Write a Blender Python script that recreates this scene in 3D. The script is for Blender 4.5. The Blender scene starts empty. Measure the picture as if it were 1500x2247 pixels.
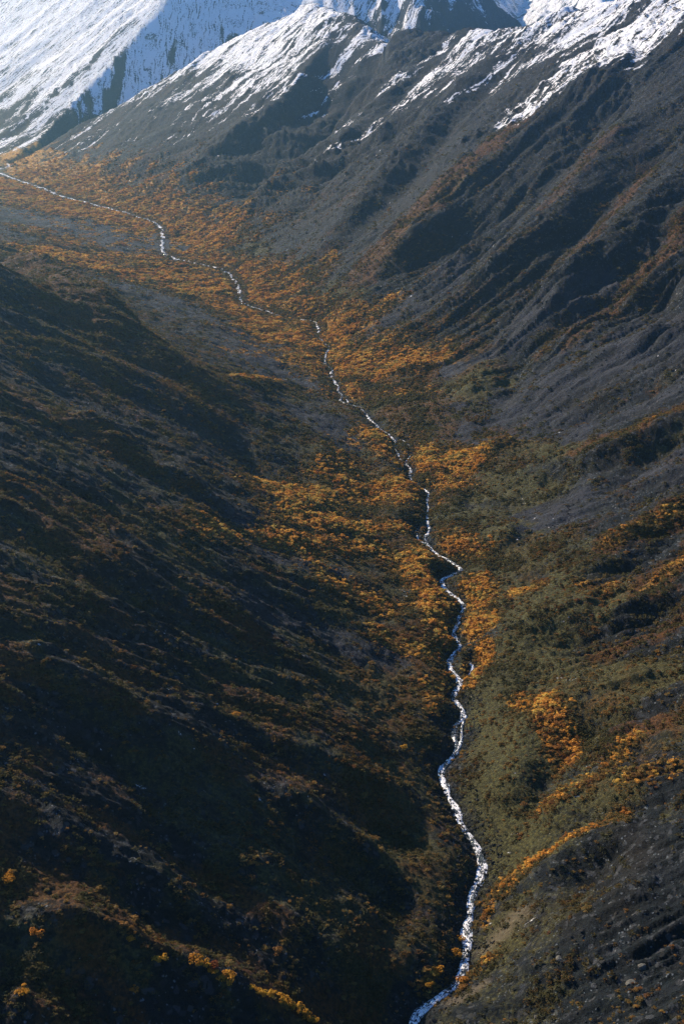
import bpy, math, random
import numpy as np

# ------------------------------------------------------------------ camera, sky, sun, exposure
scene = bpy.context.scene
C = scene.collection
U = 200.0                      # camera height above the valley floor, metres
PITCH = math.radians(18.0)
HFOV = math.radians(30.0)
TILT = math.tan(math.radians(4.0))   # the valley floor climbs away from the camera

cam_data = bpy.data.cameras.new('camera')
cam_data.sensor_fit = 'HORIZONTAL'
cam_data.angle = HFOV
cam_data.clip_start = 1.0
cam_data.clip_end = 30000.0
cam = bpy.data.objects.new('camera', cam_data)
cam.location = (0, 0, 0)
cam.rotation_euler = (math.radians(90) - PITCH, 0, 0)
C.objects.link(cam)
scene.camera = cam

SUN_AZ = math.radians(-47.0)   # clockwise from +Y (the view direction); negative is left
SUN_EL = math.radians(30.0)
world = bpy.data.worlds.new('World')
scene.world = world
world.use_nodes = True
wn = world.node_tree
wn.nodes.clear()
sky = wn.nodes.new('ShaderNodeTexSky')
sky.sky_type = 'NISHITA'
sky.sun_disc = False
sky.sun_elevation = SUN_EL
sky.sun_rotation = SUN_AZ
sky.altitude = 2500
sky.air_density = 1.0
sky.dust_density = 0.0
sky.ozone_density = 10.0
bg = wn.nodes.new('ShaderNodeBackground')
bg.inputs['Strength'].default_value = 0.10
out = wn.nodes.new('ShaderNodeOutputWorld')
wn.links.new(sky.outputs[0], bg.inputs[0])
wn.links.new(bg.outputs[0], out.inputs[0])

sun_data = bpy.data.lights.new('sun', 'SUN')
sun_data.energy = 5.0
sun_data.angle = math.radians(0.5)
sun_data.color = (1.0, 0.82, 0.60)
sun = bpy.data.objects.new('sun', sun_data)
sun.rotation_euler = (math.radians(90) - SUN_EL, 0, math.pi - SUN_AZ)
C.objects.link(sun)

scene.view_settings.view_transform = 'Standard'
scene.view_settings.look = 'None'
scene.view_settings.gamma = 1.0
scene.view_settings.use_curve_mapping = False
scene.view_settings.exposure = 1.1
scene.render.engine = 'CYCLES'
scene.cycles.use_denoising = True
scene.cycles.use_adaptive_sampling = True
scene.cycles.denoising_prefilter = 'NONE'
scene.cycles.adaptive_threshold = 0.02
scene.cycles.max_bounces = 3
scene.cycles.diffuse_bounces = 1
scene.cycles.volume_bounces = 0

# ------------------------------------------------------------------ numeric helpers
F32 = np.float32

def hash2(ix, iy, seed):
    h = (ix.astype(np.uint32) * np.uint32(374761393) + iy.astype(np.uint32) * np.uint32(668265263)
         + np.uint32(seed * 69069 + 12345))
    h = (h ^ (h >> np.uint32(13))) * np.uint32(1274126177)
    return h ^ (h >> np.uint32(16))

_ANG = np.arange(256) * (2 * math.pi / 256)
_GX, _GY = np.cos(_ANG).astype(F32), np.sin(_ANG).astype(F32)

def noise(x, y, seed=0):
    """Gradient noise, about -1..1."""
    x = np.asarray(x, F32); y = np.asarray(y, F32)
    fx, fy = np.floor(x), np.floor(y)
    ix, iy = fx.astype(np.int32), fy.astype(np.int32)
    fx, fy = x - fx, y - fy
    u = fx * fx * fx * (fx * (fx * 6 - 15) + 10)
    v = fy * fy * fy * (fy * (fy * 6 - 15) + 10)
    def g(a, b):
        h = hash2(ix + a, iy + b, seed) & np.uint32(255)
        return _GX[h] * (fx - a) + _GY[h] * (fy - b)
    n0 = g(0, 0) * (1 - u) + g(1, 0) * u
    n1 = g(0, 1) * (1 - u) + g(1, 1) * u
    return (n0 * (1 - v) + n1 * v) * F32(1.5)

def fbm(x, y, octaves=4, seed=0, gain=0.5):
    r, a = 0, 1.0
    for o in range(octaves):
        r = r + noise(x, y, seed + o * 17) * a
        x, y, a = x * 2.03 + 7.7, y * 2.03 - 3.1, a * gain
    return r

def ridged(x, y, seed=0):
    n = 1 - np.abs(noise(x, y, seed)) * 1.6
    return n

def sstep(a, b, x):
    t = np.clip((x - a) / (b - a), 0, 1)
    return t * t * (3 - 2 * t)

def smin(a, b, k):
    h = np.clip(0.5 + 0.5 * (b - a) / k, 0, 1)
    return b * (1 - h) + a * h - k * h * (1 - h)

def smax(a, b, k):
    return -smin(-a, -b, k)

# picture points of the 1500 x 2247 frame to rays from the camera
FPX = 750.0 / math.tan(HFOV / 2)

def rays(px):
    px = np.asarray(px, float).reshape(-1, 2)
    a = (px[:, 0] - 750.0) / FPX
    b = (1123.5 - px[:, 1]) / FPX
    return np.stack([a, math.cos(PITCH) + b * math.sin(PITCH), -math.sin(PITCH) + b * math.cos(PITCH)], 1)

def on_floor(px):
    r = rays(px)
    t = -U / (r[:, 2] - TILT * r[:, 1])
    return r[:, :2] * t[:, None]

def floor_z(y):
    return -U + TILT * y

def project(x, y, z):
    c, s = math.cos(PITCH), math.sin(PITCH)
    dep = y * c - z * s
    up = y * s + z * c
    return 750 + FPX * x / dep, 1123.5 - FPX * up / dep, dep

def resample(P, step):
    P = np.asarray(P, float)
    L = np.r_[0, np.cumsum(np.hypot(*np.diff(P[:, :2], axis=0).T))]
    n = max(2, int(L[-1] / step) + 1)
    t = np.linspace(0, L[-1], n)
    return np.stack([np.interp(t, L, P[:, k]) for k in range(P.shape[1])], 1)

def smooth_line(P, n):
    P = P.copy()
    for _ in range(n):
        P[1:-1] = 0.25 * P[:-2] + 0.5 * P[1:-1] + 0.25 * P[2:]
    return P

def poly_dist(x, y, P):
    """Signed distance (right of travel positive), arc length and parameter 0..1 at the nearest point."""
    P = np.asarray(P, float)
    best = np.full(x.shape, 1e18); side = np.zeros(x.shape); arc = np.zeros(x.shape)
    L = 0.0
    for i in range(len(P) - 1):
        ax, ay = P[i, :2]; bx, by = P[i + 1, :2] - P[i, :2]
        ll = bx * bx + by * by
        if ll < 1e-9:
            continue
        ln = math.sqrt(ll)
        t = np.clip(((x - ax) * bx + (y - ay) * by) / ll, 0, 1)
        ex, ey = x - ax - t * bx, y - ay - t * by
        d2 = ex * ex + ey * ey
        m = d2 < best
        best = np.where(m, d2, best)
        side = np.where(m, (y - ay) * bx - (x - ax) * by, side)   # left positive
        arc = np.where(m, L + t * ln, arc)
        L += ln
    return np.sqrt(best) * np.where(side > 0, -1.0, 1.0), arc, arc / L

# ------------------------------------------------------------------ valley axis
AXIS_PX = [(935, 2247), (1020, 2050), (1030, 1900), (1000, 1700), (1003, 1450), (965, 1220), (865, 960), (735, 810),
           (610, 700), (470, 595), (345, 505), (150, 437), (0, 383)]
A = on_floor(AXIS_PX)
A = np.vstack([[A[0, 0] - 60, -900], [A[0, 0] - 25, 60], A,
               A[-1] + [-450, 500], A[-1] + [-1100, 900], A[-1] + [-2300, 1300]])
AXIS = smooth_line(resample(A, 12.0), 30)
AXIS = AXIS[::4] if (len(AXIS) - 1) % 4 == 0 else np.vstack([AXIS[::4], AXIS[-1]])

# signed distance and station on a coarse lattice, then bilinear
GX0, GX1, GY0, GY1, GS = -5200.0, 5200.0, -1200.0, 5000.0, 10.0
gx = np.arange(GX0, GX1 + GS, GS); gy = np.arange(GY0, GY1 + GS, GS)
_gx, _gy = np.meshgrid(gx, gy)
_d, _s, _ = poly_dist(_gx, _gy, AXIS)
_Ls = np.r_[0, np.cumsum(np.hypot(*np.diff(AXIS, axis=0).T))]
_ya = np.interp(_s, _Ls, AXIS[:, 1]) / U

def lattice(G, x, y):
    fx = np.clip((x - GX0) / GS, 0, len(gx) - 1.001); fy = np.clip((y - GY0) / GS, 0, len(gy) - 1.001)
    ix, iy = fx.astype(np.int32), fy.astype(np.int32)
    fx, fy = fx - ix, fy - iy
    return ((G[iy, ix] * (1 - fx) + G[iy, ix + 1] * fx) * (1 - fy)
            + (G[iy + 1, ix] * (1 - fx) + G[iy + 1, ix + 1] * fx) * fy)

YA = [0.3, 1.2, 1.6, 2.0, 2.6, 3.1, 4.0, 5.0, 5.6, 6.2, 6.8, 8.0, 12.0]
W_R = [2, 3, 5, 14, 34, 48, 26, 24, 26, 34, 40, 60, 60]
K_R = [8, 8, 14, 40, 60, 60, 40, 36, 36, 40, 50, 60, 60]
S_R = [.62, .62, .56, .52, .55, .60, .64, .65, .65, .65, .64, .64, .64]
YA_C = [.3, 2.0, 2.6, 3.1, 4.0, 5.0, 5.35, 5.65, 6.2, 6.8, 7.1, 7.45, 8.2, 12]
H_R = [1.7, 1.7, 1.6, 1.45, 1.15, .94, .87, .82, .79, .835, .88, .90, 1.7, 1.9]
W_L = [2, 3, 5, 12, 30, 26, 36, 50, 70, 90, 90, 90, 90]
K_L = [8, 8, 14, 34, 44, 30, 40, 50, 60, 60, 60, 60, 60]
S_L = [.58, .58, .56, .54, .55, .57, .33, .30, .28, .28, .30, .34, .40]
H_L = [1.5, 1.5, 1.5, 1.5, 1.4, 1.15, .8, .7, .7, .7, .8, 1.0, 1.3]

def ramp(d, w, k, s):
    e = d - w
    return s * 0.5 * ((np.sqrt(e * e + k * k) + e) - (np.sqrt(w * w + k * k) - w))

def walls(x, y):
    d = lattice(_d, x, y); ya = lattice(_ya, x, y)
    t = lambda T: np.interp(ya, YA, T)
    hr = ramp(d, t(W_R), t(K_R), t(S_R))
    hl = ramp(-d, t(W_L), t(K_L), t(S_L))
    cr, cl = np.interp(ya, YA_C, H_R) * U, t(H_L) * U
    hr = smin(hr, 2 * cr - hr * 0.9, 10.0)
    hl = smin(hl, 2 * cl - hl * 0.9, 30.0)
    h = np.where(d > 0, np.maximum(hr, 0.18 * U * sstep(300, 600, d)), np.maximum(hl, 0.15 * U * sstep(300, 600, -d)))
    return h, d, ya

# the spur that closes the near wall: everything behind its crest drops into a side valley
SPUR_PX = [(660, 22), (500, 92), (300, 207), (170, 277), (35, 352)]

def cast(fn, px, tmax=4200.0, n=900):
    """First hit of picture rays on the surface fn(x, y)."""
    r = rays(px)
    t = np.geomspace(120.0, tmax, n)[None, :]
    X, Y, Z = (r[:, k:k + 1] * t for k in range(3))
    below = Z < fn(X, Y)
    i = np.where(below.any(1), below.argmax(1), n - 1)
    i = np.maximum(i, 1)
    q = np.arange(len(r))
    z0 = Z[q, i - 1] - fn(X[q, i - 1], Y[q, i - 1]); z1 = Z[q, i] - fn(X[q, i], Y[q, i])
    f = np.clip(z0 / np.where(np.abs(z0 - z1) < 1e-6, 1, z0 - z1), 0, 1)
    T = t[0, i - 1] + f * (t[0, i] - t[0, i - 1])
    return r * T[:, None]

SPUR = cast(lambda x, y: floor_z(y) + walls(x, y)[0], SPUR_PX)
_dir = SPUR[0, :2] - SPUR[1, :2]
SPUR = np.vstack([[*(SPUR[0, :2] + _dir * 2.5), SPUR[0, 2] + 30], SPUR])
SPUR = resample(SPUR, 20)
_SL = np.r_[0, np.cumsum(np.hypot(*np.diff(SPUR[:, :2], axis=0).T))]

# far massif: crest lines in the open beyond the saddle
def at_depth(u, v, Y):
    r = rays([(u, v)])[0]
    return r * (Y / r[1])

MASSIF = [
    [at_depth(960, 92, 1900), at_depth(950, 40, 2350), at_depth(938, -40, 2800), at_depth(920, -160, 3500)],
    [at_depth(700, 60, 2300), at_depth(690, -30, 2900), at_depth(600, -120, 3600)],
    [at_depth(1300, 60, 2000), at_depth(1330, -30, 2600), at_depth(1380, -150, 3400)],
    [at_depth(820, 55, 2100), at_depth(810, 0, 2600), at_depth(800, -100, 3400)],
]

def base(x, y):
    h, d, ya = walls(x, y)
    z = floor_z(y) + h
    q, a, _ = poly_dist(x, y, SPUR)
    back = q > 0
    zc = np.interp(a, _SL, SPUR[:, 2])
    hc = np.maximum(zc - floor_z(y), 0)
    q0 = np.maximum(0.55 * hc / 0.68, 1)
    g = np.where(q < q0, zc - 0.68 * q, zc - 0.68 * q0 + 0.80 * (q - q0))
    g = np.maximum(g, floor_z(y) + 0.02 * np.maximum(d, 0))
    z = np.where(back & (d > 0), smin(z, g, 6.0), z)
    far = np.full(z.shape, -1e4)
    m = (y > 1300) & (x > -600)
    if m.any():
        for P in MASSIF:
            P = np.asarray(P)
            L = np.r_[0, np.cumsum(np.hypot(*np.diff(P[:, :2], axis=0).T))]
            q, a, _ = poly_dist(x[m], y[m], P)
            f = far[m]
            far[m] = np.maximum(f, np.interp(a, L, P[:, 2]) - 0.62 * np.abs(q))
    z = smax(z, far, 8.0)
    return z, d, ya

base_z = lambda x, y: base(x, y)[0]

# ------------------------------------------------------------------ landform features
# (picture points walked downhill, height m, width on the left of travel, width on the right)
RIBS = [
    # near-left wall: ribs and gullies running down to the right
    ([(0, 522), (130, 592), (290, 690), (420, 760)], 17, 30, 40),
    ([(0, 640), (120, 700), (250, 760)], -5.9, 22, 22),
    ([(60, 735), (260, 800), (420, 880), (560, 960)], 3.9, 22, 26),
    ([(0, 800), (180, 885), (330, 1000), (440, 1100)], -5.2, 18, 22),
    ([(120, 880), (300, 945), (440, 1030), (470, 1120)], 6.5, 16, 20),
    ([(470, 930), (540, 1010), (560, 1070)], -4.5, 18, 18),
    ([(560, 880), (680, 950), (760, 1010)], 3.2, 20, 20),
    ([(380, 1225), (550, 1300), (700, 1352), (800, 1400)], -2.3, 8, 9),
    ([(150, 1150), (320, 1235), (520, 1330), (700, 1420)], 3.2, 14, 16),
    ([(80, 1290), (250, 1385), (400, 1480), (520, 1570), (700, 1680)], -3.9, 11, 13),
    ([(0, 1230), (200, 1330), (330, 1390), (480, 1490)], 3.2, 12, 10),
    ([(0, 1400), (200, 1490), (350, 1580), (520, 1680)], 3.2, 11, 13),
    ([(0, 1520), (160, 1620), (330, 1740), (450, 1840)], -3.9, 11, 11),
    ([(100, 1780), (190, 1830), (260, 1880), (320, 1930), (420, 1990)], 1.3, 8, 9),
    ([(0, 1640), (120, 1790), (210, 1950), (300, 2060)], 2.6, 9, 9),
    ([(280, 1760), (420, 1900), (560, 2040)], -3.2, 9, 12),
    ([(480, 1560), (640, 1650), (830, 1690), (960, 1780)], 2.6, 10, 8),
    ([(560, 1700), (720, 1790), (850, 1850), (1000, 1985)], 2.9, 10, 9),
    ([(600, 1800), (740, 1880), (880, 1980), (980, 2070)], -2.3, 9, 8),
    ([(560, 1960), (700, 2050), (850, 2150), (900, 2200)], 2.3, 9, 8),
    ([(0, 1925), (90, 1960), (190, 2010), (330, 2080), (440, 2118), (520, 2152), (600, 2190), (700, 2247)], 9, 14, 15),
    ([(0, 2165), (90, 2205), (170, 2247)], 3.2, 8, 8),
    ([(660, 830), (560, 838), (480, 830)], 2.0, 14, 14),
    # far spurs of the right wall
    ([(735, 38), (690, 120), (600, 220), (480, 310), (330, 390)], 11.0, 28, 40),
    ([(880, 80), (830, 165), (760, 275), (680, 375), (590, 465), (520, 525)], -44.0, 50, 140),
    ([(880, 70), (810, 160), (720, 270), (640, 350), (560, 440), (490, 520)], 9.2, 25, 40),
    ([(1010, 92), (900, 190), (800, 300), (700, 420), (600, 540)], -7.3, 34, 25),
    ([(1100, 90), (980, 210), (880, 330), (760, 460), (650, 590)], 8.3, 25, 34),
    ([(1190, 70), (1080, 190), (960, 330), (840, 470), (720, 610)], -7.3, 30, 25),
    ([(1440, 60), (1320, 150), (1210, 245), (1120, 310), (1000, 405), (885, 530), (800, 610), (760, 655)], 13.2, 27, 60),
    ([(1420, 190), (1310, 290), (1200, 400), (1060, 500), (930, 590), (840, 660)], -11.2, 34, 25),
    ([(1500, 170), (1390, 240), (1325, 330), (1250, 420), (1150, 520), (1050, 620), (960, 690), (850, 722)], 9.3, 22, 34),
    ([(1500, 280), (1420, 370), (1340, 450), (1240, 540), (1160, 620)], -7.9, 26, 18),
    ([(1560, 300), (1450, 395), (1370, 470), (1290, 545), (1220, 640), (1080, 760)], 8.6, 20, 28),
    ([(1500, 470), (1420, 560), (1340, 660), (1240, 730)], -9.9, 30, 20),
    ([(1500, 690), (1380, 745), (1250, 810), (1120, 880)], 6.5, 17, 26),
    ([(1500, 640), (1400, 690), (1310, 700)], -8.3, 22, 15),
    ([(1500, 830), (1380, 890), (1240, 940), (1150, 950)], -4.6, 20, 15),
    ([(1560, 880), (1420, 955), (1300, 990), (1200, 1010)], 6.5, 11, 20),
    ([(1540, 960), (1420, 1020), (1330, 1090), (1280, 1120)], -5.5, 16, 11),
    ([(1500, 1090), (1380, 1150), (1280, 1210)], 4.6, 10, 14),
    ([(1520, 1150), (1440, 1230), (1330, 1290)], -4.6, 12, 10),
    ([(1520, 1300), (1400, 1400), (1300, 1430), (1200, 1400)], -4.6, 14, 11),
    # knolls and gullies of the near right bank
    ([(1330, 1300), (1230, 1320), (1120, 1360)], 4.5, 14, 12),
    ([(1440, 1480), (1300, 1500), (1160, 1560)], 4, 14, 14),
    ([(1330, 1570), (1270, 1640), (1220, 1700)], -2.5, 8, 10),
    ([(1190, 1540), (1130, 1640), (1070, 1740), (1050, 1800)], 4.5, 16, 16),
    ([(1250, 1660), (1180, 1770), (1110, 1870), (1080, 1930)], -3, 9, 9),
    ([(1420, 1760), (1300, 1810), (1190, 1860), (1100, 1950)], 4, 9, 10),
    ([(1330, 1880), (1290, 1960)], -4, 8, 10),
    ([(1480, 1900), (1330, 1990), (1180, 2090), (1060, 2180)], 3.5, 11, 11),
    ([(1050, 780), (1060, 830), (1030, 870)], 5, 16, 16),
    ([(1150, 760), (1130, 850), (1090, 920)], -3.5, 10, 12),
    ([(900, 790), (860, 830)], 4, 16, 16),
    ([(1130, 960), (1060, 990)], 4, 14, 14),
    ([(1260, 1050), (1180, 1060)], -3.5, 10, 8),
    ([(1140, 1150), (1080, 1190)], 3.5, 10, 10),
]

def hit(px):
    return cast(base_z, px)

RIB_W = []
for pts, amp, wl, wr in RIBS:
    P = cast(lambda x, y: base_z(x, y) + 0.75 * amp, pts)
    if amp < 0:
        Q = cast(base_z, pts)                            # a gully point whose ray clears the crest stays on the plain slope
        P = np.where((P[:, 1:2] > Q[:, 1:2] + 260), Q, P)
    P = smooth_line(resample(P[:, :2], 8.0), 6)
    RIB_W.append((P[::2] if len(P) > 8 else P, amp, wl, wr))

# the stream, walked down the valley, on the valley floor
STREAM_PX = [(-60, 366), (0, 380), (12, 386), (50, 400), (100, 416), (125, 429), (160, 438), (190, 446), (235, 458), (275, 468),
             (310, 480), (332, 486), (345, 492), (355, 506), (357, 525), (356, 545), (360, 559), (385, 569), (435, 580),
             (485, 590), (505, 603), (512, 616), (524, 628), (526, 645), (528, 662), (548, 671), (590, 684), (640, 698),
             (690, 704), (702, 722), (694, 738), (716, 752), (722, 762), (713, 776), (713, 796), (728, 806), (724, 816),
             (732, 832), (742, 846), (748, 862), (744, 876), (762, 884), (790, 890), (800, 902), (812, 916), (832, 938),
             (852, 950), (866, 962), (868, 985), (884, 1008), (900, 1028), (902, 1056), (938, 1070), (940, 1085),
             (936, 1104), (940, 1130), (942, 1152), (932, 1168), (930, 1180), (945, 1198), (974, 1218), (1000, 1232),
             (1012, 1246), (990, 1256), (968, 1262), (968, 1276), (986, 1292), (1004, 1306), (1018, 1322), (1018, 1332),
             (1004, 1346), (1005, 1366), (994, 1374), (998, 1388), (1012, 1406), (1002, 1424), (990, 1436), (992, 1450),
             (984, 1464), (1002, 1478), (1006, 1496), (1000, 1512), (992, 1522), (1008, 1540), (1022, 1556), (1014, 1572),
             (990, 1590), (994, 1612), (1006, 1632), (1000, 1646), (976, 1668), (964, 1692), (976, 1716), (984, 1740),
             (1000, 1760), (1008, 1790), (1020, 1812), (1034, 1836), (1046, 1858), (1064, 1890), (1062, 1915), (1042, 1940),
             (1030, 1970), (1028, 2000), (1024, 2030), (1028, 2060), (1020, 2100), (1014, 2130), (990, 2160), (960, 2180),
             (930, 2198), (912, 2220), (902, 2250), (890, 2290)]
BRAIDS_PX = [
    [(862, 960), (876, 958), (892, 968), (903, 982), (900, 998), (886, 1012)],
    [(912, 1160), (918, 1150), (914, 1170), (920, 1182), (936, 1188)],
    [(1030, 1444), (1040, 1456), (1028, 1474), (1012, 1486), (1004, 1500)],
    [(1022, 1562), (1012, 1586), (1014, 1606), (1010, 1626), (1004, 1640)],
    [(748, 866), (760, 872), (766, 884)],
    [(1046, 1862), (1052, 1886), (1050, 1910), (1036, 1944)],
]
STREAM = smooth_line(resample(on_floor(STREAM_PX), 2.0), 1)
_a = np.arange(len(STREAM)) * 2.0
STREAM = STREAM + np.stack([noise(_a / 13, _a * 0, 201) * 1.3 + noise(_a / 5, _a * 0, 202) * .6, noise(_a / 13, _a * 0 + 9, 203) * 1.3 + noise(_a / 5, _a * 0 + 9, 204) * .6], 1) * np.interp(STREAM[:, 1], [300, 700, 1200], [.7, 1.0, 1.8])[:, None]
STREAM = smooth_line(resample(STREAM, 1.6), 1)
BRAIDS = [smooth_line(resample(on_floor(b), 1.5), 3) for b in BRAIDS_PX]
_sl = smooth_line(STREAM.copy(), 200)
# the gorge walls keep the axis and the stream together, so the water lies on the plane of the floor
def stream_z(x, y):
    return floor_z(y) - np.interp(y, [400, 800, 1100], [1.2, .3, -1.1])

def half_width(y):
    return np.interp(y, [250, 330, 420, 520, 760, 950, 1300, 1800], [1.1, .88, .92, .66, .74, 1.1, 1.5, 1.8])

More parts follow.
